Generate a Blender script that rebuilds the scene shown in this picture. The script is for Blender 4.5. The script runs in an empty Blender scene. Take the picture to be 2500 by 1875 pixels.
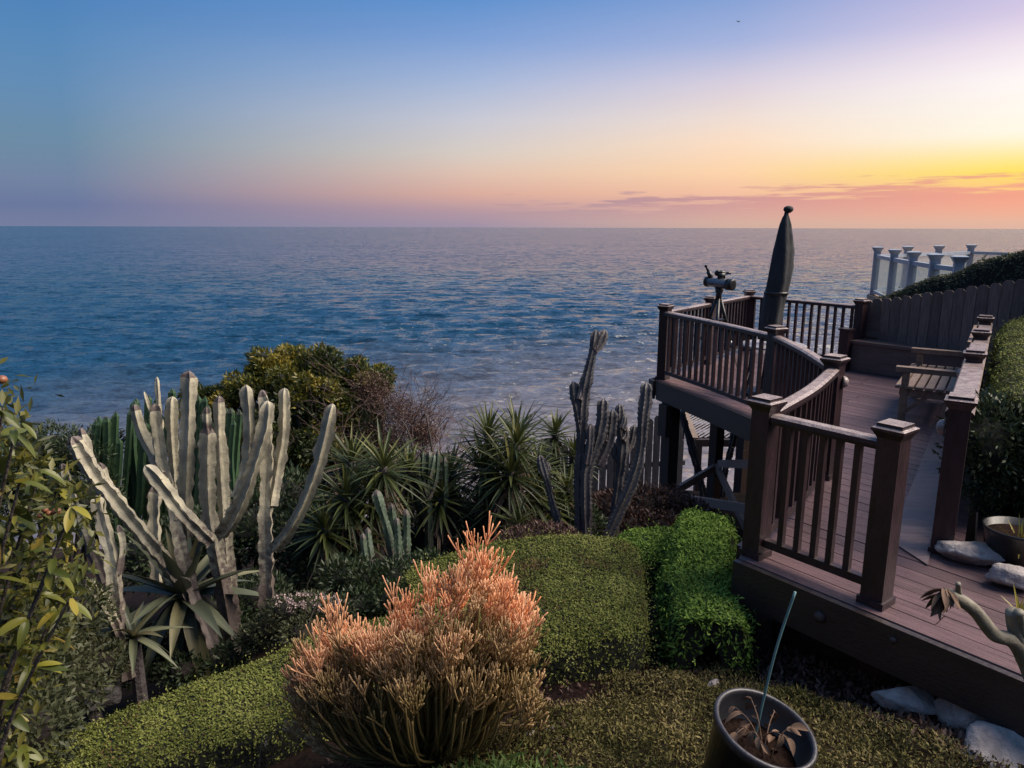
import bpy, bmesh, math, random
import numpy as np
from mathutils import Vector, Matrix, noise
random.seed(7); rng = np.random.default_rng(11)
S = bpy.context.scene
COL = S.collection
R = math.radians

# ------------------------------------------------------------------ camera
CAMZ = 2.07; PITCH = R(12.0); FPX = 1800.0
cam = bpy.data.cameras.new('camera'); cam.sensor_width = 36.0; cam.lens = 36.0*FPX/2500.0
cam.clip_start = 0.05; cam.clip_end = 200000
camo = bpy.data.objects.new('camera', cam); COL.objects.link(camo)
camo.location = (0, 0, CAMZ); camo.rotation_euler = (R(90)-PITCH, R(-0.16), 0)
S.camera = camo
S.view_settings.view_transform = 'Standard'; S.view_settings.look = 'None'
S.view_settings.exposure = 0.6; S.view_settings.gamma = 1.0
S.render.engine = 'CYCLES'
S.cycles.max_bounces = 6; S.cycles.diffuse_bounces = 3; S.cycles.glossy_bounces = 3
S.cycles.transmission_bounces = 4; S.cycles.transparent_max_bounces = 8

def P(u, v, Y):
    dx = (u-1250.0)/FPX; yu = -(v-937.5)/FPX
    dy = math.cos(PITCH)+yu*math.sin(PITCH); dz = -math.sin(PITCH)+yu*math.cos(PITCH)
    k = Y/dy
    return Vector((dx*k, Y, CAMZ+dz*k))

def lin(c):
    r = []
    for x in c[:3]:
        x = x/255.0
        r.append(x/12.92 if x <= 0.04045 else ((x+0.055)/1.055)**2.4)
    return (r[0], r[1], r[2], 1.0)

# ------------------------------------------------------------------ sky + soft fill lamp
SUN_AZ = R(41.0); LAMP_EL = R(46.0); LAMP_AZ = R(88.0)
W = bpy.data.worlds.new('World'); S.world = W; W.use_nodes = True
nt = W.node_tree; nt.nodes.clear()
def N(t, **k):
    n = nt.nodes.new(t)
    for a, b in k.items(): setattr(n, a, b)
    return n
def L(a, b): nt.links.new(a, b)
def M(op, a, b=None, c=None):
    n = N('ShaderNodeMath', operation=op)
    for i, x in enumerate((a, b, c)):
        if x is None: continue
        if isinstance(x, (int, float)): n.inputs[i].default_value = x
        else: L(x, n.inputs[i])
    return n.outputs[0]
def maprange(x, a, b):
    n = N('ShaderNodeMapRange'); n.clamp = True
    L(x, n.inputs[0]); n.inputs[1].default_value = a; n.inputs[2].default_value = b
    return n.outputs[0]
def rampn(x, stops):
    n = N('ShaderNodeValToRGB'); e = n.color_ramp.elements
    while len(e) < len(stops): e.new(0.5)
    for i, (p, c) in enumerate(stops): e[i].position = p; e[i].color = c
    L(x, n.inputs[0]); return n.outputs[0]
def mixc(f, a, b):
    n = N('ShaderNodeMix', data_type='RGBA')
    if isinstance(f, (int, float)): n.inputs[0].default_value = f
    else: L(f, n.inputs[0])
    for i, x in ((6, a), (7, b)):
        if isinstance(x, tuple): n.inputs[i].default_value = x
        else: L(x, n.inputs[i])
    return n.outputs[2]
tc = N('ShaderNodeTexCoord'); sep = N('ShaderNodeSeparateXYZ'); L(tc.outputs['Generated'], sep.inputs[0])
sx, sy, sz = sep.outputs
el = M('DIVIDE', M('ARCSINE', M('MINIMUM', M('MAXIMUM', sz, -0.999), 0.999)), math.pi/2)     # 0..1 = 0..90 deg
hl = M('SQRT', M('ADD', M('MULTIPLY', sx, sx), M('ADD', M('MULTIPLY', sy, sy), 1e-6)))
cs = M('DIVIDE', M('ADD', M('MULTIPLY', sx, math.sin(SUN_AZ)), M('MULTIPLY', sy, math.cos(SUN_AZ))), hl)
dif = M('ARCCOSINE', M('MINIMUM', M('MAXIMUM', cs, -0.9999), 0.9999))
def elr(rows):                       # rows: (degrees, sRGB)
    return rampn(el, [(d/90.0, lin(c)) for d, c in rows])
ZEN = [(28, (104, 148, 204)), (50, (112, 150, 200)), (90, (112, 150, 200))]
c_left = elr([(0, (118, 126, 158)), (1.4, (106, 120, 158)), (3, (114, 132, 162)), (5.5, (108, 140, 166)),
              (8.5, (100, 141, 181)), (11.5, (88, 137, 186)), (14, (78, 130, 186)), (28, (84, 134, 192)), (50, (104, 146, 198)), (90, (112, 150, 200))])
c_mid = elr([(0, (158, 145, 166)), (1.2, (182, 152, 162)), (2.4, (218, 172, 158)), (4, (224, 194, 178)), (5.4, (216, 205, 196)),
             (7.7, (200, 201, 213)), (10.4, (165, 183, 217)), (13, (128, 161, 213)), (15.5, (98, 146, 206))]+ZEN)
c_r1 = elr([(0, (208, 174, 160)), (1.6, (226, 176, 160)), (2.4, (244, 192, 162)), (4, (254, 213, 172)), (6, (252, 222, 196)),
            (7.6, (240, 222, 212)), (10, (216, 207, 223)), (12.5, (166, 180, 221)), (15.5, (130, 160, 213)), (28, (112, 150, 206)), (50, (114, 151, 202)), (90, (112, 150, 200))])
c_r2 = elr([(0, (222, 180, 162)), (1.6, (248, 186, 150)), (2.6, (255, 206, 128)), (3.6, (255, 228, 104)), (4.4, (255, 235, 156)), (5.8, (255, 249, 230)),
            (9, (255, 247, 246)), (11, (240, 226, 238)), (12.6, (216, 203, 230)), (15.5, (184, 180, 222)), (28, (130, 158, 208)), (50, (116, 152, 202)), (90, (112, 150, 200))])
c_back = elr([(0, (84, 84, 104)), (4, (96, 92, 112)), (10, (82, 92, 122)), (20, (84, 112, 156)), (50, (106, 144, 194)), (90, (112, 150, 200))])
c = c_r2
c = mixc(maprange(dif, R(8), R(25)), c, c_r1)
c = mixc(maprange(dif, R(25), R(44)), c, c_mid)
c = mixc(maprange(dif, R(44), R(71)), c, c_left)
c = mixc(maprange(dif, R(80), R(150)), c, c_back)
# thin sunset cloud bank low over the sea
comb = N('ShaderNodeCombineXYZ'); L(M('MULTIPLY', dif, 10.0), comb.inputs[0]); L(M('MULTIPLY', el, 240.0), comb.inputs[1])
nz = N('ShaderNodeTexNoise'); nz.inputs['Scale'].default_value = 1.0; nz.inputs['Detail'].default_value = 6; nz.inputs['Roughness'].default_value = 0.6
L(comb.outputs[0], nz.inputs['Vector'])
top = M('SUBTRACT', 3.3/90, M('MULTIPLY', maprange(dif, R(8), R(42)), 1.9/90))    # top of the bank, lower away from the sun
f = M('ADD', M('MULTIPLY', M('SUBTRACT', nz.outputs[0], 0.5), 6.0), M('MULTIPLY', M('SUBTRACT', top, el), 85.0))
f = maprange(f, -0.1, 0.55)
f = M('MULTIPLY', f, maprange(el, 0.4/90, 2.0/90))
f = M('MULTIPLY', f, M('SUBTRACT', 1.0, maprange(dif, R(34), R(48))))
ccol = mixc(maprange(dif, R(7), R(36)), lin((244, 158, 140)), lin((164, 140, 158)))
c = mixc(M('MULTIPLY', f, 0.80), c, ccol)
nis = N('ShaderNodeTexSky'); nis.sky_type = 'NISHITA'; nis.sun_disc = False
nis.sun_elevation = LAMP_EL; nis.sun_rotation = LAMP_AZ
add = N('ShaderNodeMix', data_type='RGBA', blend_type='ADD'); add.inputs[0].default_value = 0.0003
L(c, add.inputs[6]); L(nis.outputs[0], add.inputs[7])
bg = N('ShaderNodeBackground'); bg.inputs[1].default_value = 0.66; L(add.outputs[2], bg.inputs[0])
wo = N('ShaderNodeOutputWorld'); L(bg.outputs[0], wo.inputs[0])

sl = bpy.data.lights.new('sky_fill', 'SUN'); sl.energy = 5.0; sl.angle = R(50); sl.color = (1.0, 0.86, 0.72)  # broad fill lamp added to lift the foreground, away from the sunset glow
so = bpy.data.objects.new('sky_fill', sl); COL.objects.link(so); so.location = (20, 20, 20)
sd = Vector((math.sin(LAMP_AZ)*math.cos(LAMP_EL), math.cos(LAMP_AZ)*math.cos(LAMP_EL), math.sin(LAMP_EL)))
so.rotation_euler = sd.to_track_quat('Z', 'Y').to_euler()

# ------------------------------------------------------------------ helpers
WL = {}
def lab(o, label=None, cat=None, group=None, kind=None):
    if label: o['label'] = label
    if cat: o['category'] = cat
    if group: o['group'] = group
    if kind: o['kind'] = kind
    return o
def thing(name, loc, label, cat, group=None):
    o = bpy.data.objects.new(name, None); o.empty_display_size = 0.1; COL.objects.link(o)
    o.location = loc; WL[o.name] = Vector(loc)
    return lab(o, label, cat, group)
def obj(name, verts, faces, mat, parent=None, smooth=False, attrs=None, kind=None):
    v = np.asarray(verts, dtype=np.float64).reshape(-1, 3)
    base = WL[parent.name] if parent else Vector((0, 0, 0))
    v = v-np.array(base)
    me = bpy.data.meshes.new(name)
    if isinstance(faces, np.ndarray):
        nf, k = faces.shape
        me.vertices.add(len(v)); me.vertices.foreach_set('co', v.astype(np.float32).ravel())
        me.loops.add(nf*k); me.loops.foreach_set('vertex_index', faces.astype(np.int32).ravel())
        me.polygons.add(nf); me.polygons.foreach_set('loop_start', np.arange(0, nf*k, k, dtype=np.int32))
        me.update(calc_edges=True)
    else:
        me.from_pydata([tuple(a) for a in v], [], [tuple(f) for f in faces])
    if attrs:
        for an, av in attrs.items():
            at = me.attributes.new(an, 'FLOAT', 'POINT'); at.data.foreach_set('value', np.asarray(av, dtype=np.float32))
    if smooth: me.polygons.foreach_set('use_smooth', np.ones(len(me.polygons), dtype=bool))
    me.validate()
    if mat: me.materials.append(mat)
    o = bpy.data.objects.new(name, me); COL.objects.link(o)
    if parent: o.parent = parent
    WL[o.name] = base
    if kind: o['kind'] = kind
    return o
def inst(name, me, loc, rotz=0.0, parent=None, rot=None, scale=None):
    o = bpy.data.objects.new(name, me); COL.objects.link(o)
    base = WL[parent.name] if parent else Vector((0, 0, 0))
    o.location = Vector(loc)-base
    o.rotation_euler = rot if rot is not None else (0, 0, rotz)
    if scale: o.scale = scale
    if parent: o.parent = parent
    WL[o.name] = Vector(loc)
    return o
class MB:
    def __init__(s): s.v = []; s.f = []
    def add(s, vs, fs):
        b = len(s.v); s.v += [tuple(x) for x in vs]; s.f += [tuple(b+i for i in f) for f in fs]; return s
    def box(s, c, size, rotz=0.0, mat=None, taper=1.0):
        hx, hy, hz = size[0]/2, size[1]/2, size[2]/2
        vs = []
        for z in (-1, 1):
            t = taper if z > 0 else 1.0
            for x, y in ((-1, -1), (1, -1), (1, 1), (-1, 1)): vs.append(Vector((x*hx*t, y*hy*t, z*hz)))
        m = mat if mat is not None else Matrix.Rotation(rotz, 3, 'Z')
        c = Vector(c); vs = [c+m @ a for a in vs]
        return s.add(vs, [(3, 2, 1, 0), (4, 5, 6, 7), (0, 1, 5, 4), (1, 2, 6, 5), (2, 3, 7, 6), (3, 0, 4, 7)])
    def beam(s, a, b, w, h, up=Vector((0, 0, 1))):
        a = Vector(a); b = Vector(b); d = (b-a); ln = d.length; d.normalize()
        side = d.cross(up).normalized(); u2 = side.cross(d).normalized()
        m = Matrix((d, side, u2)).transposed()
        return s.box((a+b)/2, (ln, w, h), mat=m)
    def tube(s, pts, rad, sides=8, cap=True):
        pts = [Vector(p) for p in pts]; n = len(pts)
        if isinstance(rad, (int, float)): rad = [rad]*n
        t = (pts[1]-pts[0]).normalized()
        nv = t.orthogonal().normalized(); rings = []; vs = []
        for i in range(n):
            t2 = (pts[min(i+1, n-1)]-pts[max(i-1, 0)]).normalized()
            nv = (nv-t2*nv.dot(t2)).normalized(); bv = t2.cross(nv)
            for k in range(sides):
                a = 2*math.pi*k/sides; vs.append(pts[i]+(nv*math.cos(a)+bv*math.sin(a))*rad[i])
        fs = []
        for i in range(n-1):
            for k in range(sides):
                k2 = (k+1) % sides; fs.append((i*sides+k, i*sides+k2, (i+1)*sides+k2, (i+1)*sides+k))
        if cap: fs += [tuple(range(sides-1, -1, -1)), tuple((n-1)*sides+k for k in range(sides))]
        return s.add(vs, fs)
    def lathe(s, prof, c=(0, 0, 0), sides=24, rot=None, cap=True):
        vs = []; fs = []; c = Vector(c); n = len(prof)
        for r, z in prof:
            for k in range(sides):
                a = 2*math.pi*k/sides; p = Vector((r*math.cos(a), r*math.sin(a), z))
                vs.append(c+(rot @ p if rot else p))
        for i in range(n-1):
            for k in range(sides):
                k2 = (k+1) % sides; fs.append((i*sides+k, i*sides+k2, (i+1)*sides+k2, (i+1)*sides+k))
        if cap: fs += [tuple(range(sides-1, -1, -1)), tuple((n-1)*sides+k for k in range(sides))]
        return s.add(vs, fs)
    def prism(s, poly, z0, z1):
        n = len(poly); vs = [(x, y, z0) for x, y in poly]+[(x, y, z1) for x, y in poly]
        fs = [tuple(range(n-1, -1, -1)), tuple(range(n, 2*n))]+[(i, (i+1) % n, n+(i+1) % n, n+i) for i in range(n)]
        return s.add(vs, fs)
    def sweep(s, path, prof):               # path 3D points, prof list of (side, up) offsets
        n = len(path); m = len(prof); vs = []
        for i, p in enumerate(path):
            d = Vector(path[min(i+1, n-1)])-Vector(path[max(i-1, 0)]); d.z = 0; d.normalize(); sd_ = Vector((d.y, -d.x, 0))
            for a, b in prof: vs.append(Vector(p)+sd_*a+Vector((0, 0, b)))
        fs = []
        for i in range(n-1):
            for k in range(m):
                k2 = (k+1) % m; fs.append((i*m+k, i*m+k2, (i+1)*m+k2, (i+1)*m+k))
        fs += [tuple(range(m-1, -1, -1)), tuple((n-1)*m+k for k in range(m))]
        return s.add(vs, fs)
    def build(s, name, mat, parent=None, smooth=False): return obj(name, s.v, s.f, mat, parent, smooth)
    def mesh(s, name, mat, smooth=False):
        me = bpy.data.meshes.new(name); me.from_pydata(s.v, [], s.f); me.materials.append(mat)
        if smooth: me.polygons.foreach_set('use_smooth', np.ones(len(me.polygons), dtype=bool))
        me.validate(); return me
def catmull(pts, per=8):
    pts = [Vector(p) for p in pts]; n = len(pts); out = []
    for i in range(n-1):
        p0 = pts[max(i-1, 0)]; p1 = pts[i]; p2 = pts[i+1]; p3 = pts[min(i+2, n-1)]
        for k in range(per):
            t = k/per
            out.append(0.5*((2*p1)+(p2-p0)*t+(2*p0-5*p1+4*p2-p3)*t*t+(3*p1-p0-3*p2+p3)*t**3))
    out.append(pts[-1]); return out
def resample(pts, step):
    pts = [Vector(p) for p in pts]; d = [0]
    for a, b in zip(pts, pts[1:]): d.append(d[-1]+(b-a).length)
    n = max(2, int(round(d[-1]/step))+1); out = []; j = 0
    for i in range(n):
        t = d[-1]*i/(n-1)
        while j < len(d)-2 and d[j+1] < t: j += 1
        f_ = (t-d[j])/max(1e-9, d[j+1]-d[j]); out.append(pts[j].lerp(pts[j+1], f_))
    return out

# ------------------------------------------------------------------ materials
def pm(name, c1, c2=None, scale=6.0, rough=0.6, bump=0.0, bscale=30.0, stretch=(1, 1, 1), detail=5, var=0.0, spec=0.5, metal=0.0, speck=None):
    m = bpy.data.materials.new(name); m.use_nodes = True; t = m.node_tree; b = t.nodes['Principled BSDF']
    b.inputs['Roughness'].default_value = rough; b.inputs['Metallic'].default_value = metal
    b.inputs['Specular IOR Level'].default_value = spec
    co = t.nodes.new('ShaderNodeTexCoord'); mp = t.nodes.new('ShaderNodeMapping'); mp.inputs['Scale'].default_value = stretch
    t.links.new(co.outputs['Object'], mp.inputs[0])
    oi = t.nodes.new('ShaderNodeObjectInfo')
    ml = t.nodes.new('ShaderNodeVectorMath'); ml.operation = 'MULTIPLY_ADD'
    cb = t.nodes.new('ShaderNodeCombineXYZ')
    for i in range(3): t.links.new(oi.outputs['Random'], cb.inputs[i])
    t.links.new(cb.outputs[0], ml.inputs[0]); ml.inputs[1].default_value = (37.0, 51.0, 23.0); t.links.new(mp.outputs[0], ml.inputs[2])
    nn = t.nodes.new('ShaderNodeTexNoise'); nn.inputs['Scale'].default_value = scale; nn.inputs['Detail'].default_value = detail; nn.inputs['Roughness'].default_value = 0.65
    t.links.new(ml.outputs[0], nn.inputs['Vector'])
    rp = t.nodes.new('ShaderNodeValToRGB'); rp.color_ramp.elements[0].position = 0.34; rp.color_ramp.elements[1].position = 0.68
    c2 = c2 or tuple(x*0.7 for x in c1)
    rp.color_ramp.elements[0].color = (*c2, 1); rp.color_ramp.elements[1].color = (*c1, 1)
    t.links.new(nn.outputs[0], rp.inputs[0]); out = rp.outputs[0]
    if var:
        hv = t.nodes.new('ShaderNodeHueSaturation'); mr = t.nodes.new('ShaderNodeMapRange')
        t.links.new(oi.outputs['Random'], mr.inputs[0]); mr.inputs[3].default_value = 1-var; mr.inputs[4].default_value = 1+var
        t.links.new(mr.outputs[0], hv.inputs['Value']); t.links.new(out, hv.inputs['Color']); out = hv.outputs[0]
    t.links.new(out, b.inputs['Base Color'])
    n2 = t.nodes.new('ShaderNodeTexNoise'); n2.inputs['Scale'].default_value = bscale; n2.inputs['Detail'].default_value = 4
    t.links.new(ml.outputs[0], n2.inputs['Vector'])
    if bump:
        bp = t.nodes.new('ShaderNodeBump'); bp.inputs['Strength'].default_value = bump; bp.inputs['Distance'].default_value = 0.02
        t.links.new(n2.outputs[0], bp.inputs['Height']); t.links.new(bp.outputs[0], b.inputs['Normal'])
    r2 = t.nodes.new('ShaderNodeMapRange'); r2.inputs[3].default_value = max(0.03, rough-0.12); r2.inputs[4].default_value = min(1, rough+0.12)
    t.links.new(n2.outputs[0], r2.inputs[0]); t.links.new(r2.outputs[0], b.inputs['Roughness'])
    return m
def leafmat(name, stops, rough=0.5, trans=0.25, attr='tint', spec=0.4, objrand=False, big=None):
    """leaf colour by a per-leaf value (age/kind of leaf)"""
    m = bpy.data.materials.new(name); m.use_nodes = True; t = m.node_tree; b = t.nodes['Principled BSDF']
    b.inputs['Roughness'].default_value = rough; b.inputs['Specular IOR Level'].default_value = spec
    if objrand: at = t.nodes.new('ShaderNodeObjectInfo'); src = at.outputs['Random']
    else: at = t.nodes.new('ShaderNodeAttribute'); at.attribute_name = attr; src = at.outputs['Fac']
    rp = t.nodes.new('ShaderNodeValToRGB'); e = rp.color_ramp.elements
    while len(e) < len(stops): e.new(0.5)
    for i, (p, c_) in enumerate(stops): e[i].position = p; e[i].color = (*c_, 1)
    if big:
        co = t.nodes.new('ShaderNodeTexCoord'); nn = t.nodes.new('ShaderNodeTexNoise'); nn.inputs['Scale'].default_value = big; nn.inputs['Detail'].default_value = 3
        t.links.new(co.outputs['Object'], nn.inputs['Vector'])
        mr = t.nodes.new('ShaderNodeMapRange'); mr.inputs[1].default_value = 0.3; mr.inputs[2].default_value = 0.7; mr.inputs[3].default_value = -0.3; mr.inputs[4].default_value = 0.3
        t.links.new(nn.outputs[0], mr.inputs[0])
        ad = t.nodes.new('ShaderNodeMath'); ad.operation = 'ADD'; t.links.new(src, ad.inputs[0]); t.links.new(mr.outputs[0], ad.inputs[1]); src = ad.outputs[0]
    t.links.new(src, rp.inputs[0]); t.links.new(rp.outputs[0], b.inputs['Base Color'])
    if trans:
        tr = t.nodes.new('ShaderNodeBsdfTranslucent'); t.links.new(rp.outputs[0], tr.inputs[0])
        mx = t.nodes.new('ShaderNodeMixShader'); mx.inputs[0].default_value = trans
        t.links.new(b.outputs[0], mx.inputs[1]); t.links.new(tr.outputs[0], mx.inputs[2])
        t.links.new(mx.outputs[0], t.nodes['Material Output'].inputs[0])
    return m
def cactusmat(name, skin, skin2, cork, edge, rough=0.55):
    m = bpy.data.materials.new(name); m.use_nodes = True; t = m.node_tree; b = t.nodes['Principled BSDF']; b.inputs['Roughness'].default_value = rough
    co = t.nodes.new('ShaderNodeTexCoord')
    n1 = t.nodes.new('ShaderNodeTexNoise'); n1.inputs['Scale'].default_value = 9; n1.inputs['Detail'].default_value = 6; t.links.new(co.outputs['Object'], n1.inputs[0])
    n2 = t.nodes.new('ShaderNodeTexNoise'); n2.inputs['Scale'].default_value = 22; n2.inputs['Detail'].default_value = 8; n2.inputs['Roughness'].default_value = 0.7; t.links.new(co.outputs['Object'], n2.inputs[0])
    r1 = t.nodes.new('ShaderNodeValToRGB'); r1.color_ramp.elements[0].position = .35; r1.color_ramp.elements[1].position = .65
    r1.color_ramp.elements[0].color = (*skin2, 1); r1.color_ramp.elements[1].color = (*skin, 1); t.links.new(n1.outputs[0], r1.inputs[0])
    age = t.nodes.new('ShaderNodeAttribute'); age.attribute_name = 'age'; rib = t.nodes.new('ShaderNodeAttribute'); rib.attribute_name = 'rib'
    a1 = t.nodes.new('ShaderNodeMath'); a1.operation = 'ADD'; t.links.new(age.outputs['Fac'], a1.inputs[0]); t.links.new(n2.outputs[0], a1.inputs[1])
    mr = t.nodes.new('ShaderNodeMapRange'); t.links.new(a1.outputs[0], mr.inputs[0]); mr.inputs[1].default_value = 0.78; mr.inputs[2].default_value = 0.98
    mx = t.nodes.new('ShaderNodeMix'); mx.data_type = 'RGBA'; t.links.new(mr.outputs[0], mx.inputs[0]); t.links.new(r1.outputs[0], mx.inputs[6]); mx.inputs[7].default_value = (*cork, 1)
    a2 = t.nodes.new('ShaderNodeMath'); a2.operation = 'MULTIPLY_ADD'; t.links.new(n2.outputs[0], a2.inputs[0]); a2.inputs[1].default_value = .5; t.links.new(rib.outputs['Fac'], a2.inputs[2])
    m2 = t.nodes.new('ShaderNodeMapRange'); t.links.new(a2.outputs[0], m2.inputs[0]); m2.inputs[1].default_value = 0.98; m2.inputs[2].default_value = 1.22
    mx2 = t.nodes.new('ShaderNodeMix'); mx2.data_type = 'RGBA'; t.links.new(m2.outputs[0], mx2.inputs[0]); t.links.new(mx.outputs[2], mx2.inputs[6]); mx2.inputs[7].default_value = (*edge, 1)
    t.links.new(mx2.outputs[2], b.inputs['Base Color'])
    bp = t.nodes.new('ShaderNodeBump'); bp.inputs['Strength'].default_value = .5; bp.inputs['Distance'].default_value = .02
    t.links.new(n2.outputs[0], bp.inputs['Height']); t.links.new(bp.outputs[0], b.inputs['Normal'])
    return m
m_deck = pm('deck_boards', (0.165, 0.100, 0.104), (0.072, 0.043, 0.047), 5, 0.36, 0.45, 40, (0.6, 14, 14), var=0.22)
m_rail = pm('dark_rail_wood', (0.038, 0.019, 0.024), (0.016, 0.009, 0.011), 7, 0.38, 0.2, 30, (3, 3, 1), var=0.1)
m_rtop = pm('sky_sheen_top', (0.36, 0.29, 0.27), (0.15, 0.11, 0.105), 14, 0.28, 0.4, 60, (1, 1, 1))  # pale colour paints the sky reflection on rail and cap tops
m_fascia = pm('fascia_paint', (0.032, 0.021, 0.022), (0.020, 0.014, 0.015), 3, 0.42, 0.2, 30, (1, 1, 3))
m_border = pm('border_board', (0.17, 0.125, 0.125), (0.10, 0.07, 0.07), 4, 0.42, 0.2, 40, (1, 8, 8))
m_post = pm('support_post_wood', (0.06, 0.036, 0.032), (0.036, 0.022, 0.021), 5, 0.6, 0.3, 40, (6, 6, 1))
m_brace = pm('brace_wood', (0.34, 0.23, 0.20), (0.20, 0.13, 0.11), 5, 0.55, 0.3, 40, (2, 9, 9))
m_greyfence = pm('grey_fence_boards', (0.13, 0.125, 0.14), (0.07, 0.066, 0.075), 5, 0.8, 0.4, 50, (8, 8, 1), var=0.25)
m_brownfence = pm('weathered_brown_boards', (0.17, 0.125, 0.108), (0.09, 0.066, 0.06), 5, 0.8, 0.4, 50, (8, 8, 1), var=0.25)
m_bench = pm('bench_teak', (0.25, 0.165, 0.115), (0.13, 0.085, 0.06), 6, 0.5, 0.3, 60, (2, 2, 2), var=0.12)
m_bbench = pm('brown_bench_boards', (0.12, 0.08, 0.076), (0.07, 0.048, 0.046), 4, 0.5, 0.2, 40, (1, 1, 6), var=0.1)
m_white = pm('white_paint', (0.60, 0.62, 0.66), (0.52, 0.54, 0.58), 4, 0.4)
m_table = pm('pale_table_top', (0.30, 0.29, 0.29), (0.22, 0.21, 0.215), 6, 0.3)
m_bluewhite = pm('blue_white_paint', (0.30, 0.35, 0.42), (0.22, 0.26, 0.32), 4, 0.45)
m_potsoil = pm('dark_potting_soil', (0.030, 0.018, 0.014), (0.010, 0.006, 0.005), 30, 0.95, 0.6, 60, spec=0.03)
m_soil = pm('soil', (0.026, 0.016, 0.013), (0.010, 0.007, 0.006), 7, 0.95, 0.9, 30, spec=0.08)
m_mulch = pm('mulch_path', (0.022, 0.011, 0.010), (0.006, 0.004, 0.004), 14, 0.95, 1.0, 40, spec=0.08)
m_rock = pm('pale_rock', (0.40, 0.355, 0.34), (0.20, 0.175, 0.17), 9, 0.85, 0.9, 26)
m_rock2 = pm('grey_rock', (0.22, 0.21, 0.21), (0.08, 0.077, 0.08), 8, 0.8, 0.9, 22)
m_pot = pm('black_plastic', (0.016, 0.016, 0.019), (0.010, 0.010, 0.012), 8, 0.35, 0.05)
m_potrim = pm('scuffed_pot_rim', (0.045, 0.042, 0.05), (0.02, 0.019, 0.022), 12, 0.4, 0.1)
m_stake = pm('green_stake', (0.12, 0.24, 0.24), (0.07, 0.15, 0.16), 12, 0.5, 0.1)
m_umb = pm('umbrella_cover', (0.030, 0.031, 0.036), (0.018, 0.019, 0.022), 8, 0.8, 0.4, 20, (2, 2, .6))
m_black = pm('black_metal', (0.012, 0.012, 0.014), (0.008, 0.008, 0.01), 5, 0.35)
m_tube = pm('silver_tube', (0.16, 0.18, 0.21), (0.12, 0.135, 0.16), 5, 0.3, metal=0.5)
m_steel = pm('steel_leg', (0.35, 0.33, 0.32), (0.25, 0.24, 0.23), 5, 0.3, metal=0.8)
m_tan = pm('tan_wood', (0.30, 0.21, 0.15), (0.2, 0.14, 0.1), 5, 0.7, 0.2)
m_bark = pm('bark', (0.10, 0.078, 0.066), (0.045, 0.035, 0.03), 12, 0.9, 0.8, 40)
m_yuccabark = pm('yucca_bark', (0.10, 0.085, 0.085), (0.045, 0.038, 0.04), 16, 0.9, 0.8, 40)
m_core = pm('core_shade_fill', (0.010, 0.012, 0.006), (0.004, 0.005, 0.003), 12, 0.95, 0.6, 30)  # near-black fill that paints the shade between the leaves
m_corebr = pm('core_shade_brown', (0.018, 0.012, 0.010), (0.008, 0.006, 0.005), 12, 0.95, 0.6, 30)  # brownish near-black fill, painted shade inside the low shrubs
m_plum = pm('plumeria_bark', (0.22, 0.20, 0.15), (0.13, 0.115, 0.085), 12, 0.6, 0.3, 40)
m_dry = pm('dry_leaf', (0.20, 0.12, 0.07), (0.09, 0.05, 0.032), 20, 0.8, 0.3, var=0.3)
m_fruit = pm('brown_fruit', (0.28, 0.11, 0.05), (0.16, 0.06, 0.03), 20, 0.45)
m_lattice = pm('lattice_grey', (0.34, 0.31, 0.31), (0.2, 0.18, 0.18), 8, 0.7)
m_spine = leafmat('spine', [(0, (0.03, 0.022, 0.018)), (1, (0.12, 0.09, 0.07))], 0.7, 0)
m_pcactus = cactusmat('pale_cactus_skin', (0.45, 0.415, 0.30), (0.26, 0.24, 0.185), (0.115, 0.090, 0.080), (0.060, 0.042, 0.035))
m_gcactus = cactusmat('purple_grey_cactus_skin', (0.085, 0.078, 0.082), (0.050, 0.047, 0.052), (0.085, 0.068, 0.070), (0.020, 0.017, 0.019))
m_dcactus = cactusmat('dark_green_cactus_skin', (0.055, 0.085, 0.050), (0.038, 0.062, 0.040), (0.07, 0.06, 0.05), (0.10, 0.10, 0.06))
m_ecactus = cactusmat('deep_green_column_skin', (0.040, 0.085, 0.035), (0.022, 0.055, 0.028), (0.03, 0.04, 0.025), (0.10, 0.13, 0.05))
m_hedge = leafmat('hedge_leaf', [(0, (0.105, 0.070, 0.030)), (0.09, (0.050, 0.062, 0.014)), (0.5, (0.130, 0.150, 0.034)), (1, (0.215, 0.220, 0.070))], 0.75, 0.06, spec=0.12, big=2.0)
m_hedge2 = leafmat('bright_hedge_leaf', [(0, (0.050, 0.095, 0.015)), (0.5, (0.130, 0.220, 0.034)), (1, (0.235, 0.330, 0.065))], 0.7, 0.08, spec=0.15, big=2.0)
m_cover = leafmat('juniper_cover_leaf', [(0, (0.040, 0.042, 0.014)), (0.5, (0.125, 0.112, 0.040)), (1, (0.23, 0.185, 0.085))], 0.85, 0.10, spec=0.1, big=1.6)
m_fern = leafmat('fern_leaf', [(0, (0.03, 0.06, 0.012)), (1, (0.10, 0.16, 0.04))], 0.55, 0.25)
m_tree = leafmat('pittosporum_leaf', [(0, (0.016, 0.030, 0.010)), (0.45, (0.065, 0.082, 0.020)), (0.75, (0.19, 0.165, 0.026)), (1, (0.30, 0.23, 0.036))], 0.42, 0.25, big=1.3)
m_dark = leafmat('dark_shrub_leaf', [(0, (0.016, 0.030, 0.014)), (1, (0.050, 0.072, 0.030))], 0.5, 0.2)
m_brown = leafmat('brown_shrub_leaf', [(0, (0.040, 0.021, 0.016)), (0.7, (0.105, 0.058, 0.045)), (1, (0.20, 0.125, 0.095))], 0.6, 0.15)
m_olive = leafmat('olive_shrub_leaf', [(0, (0.03, 0.04, 0.018)), (1, (0.10, 0.105, 0.05))], 0.6, 0.2)
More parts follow.
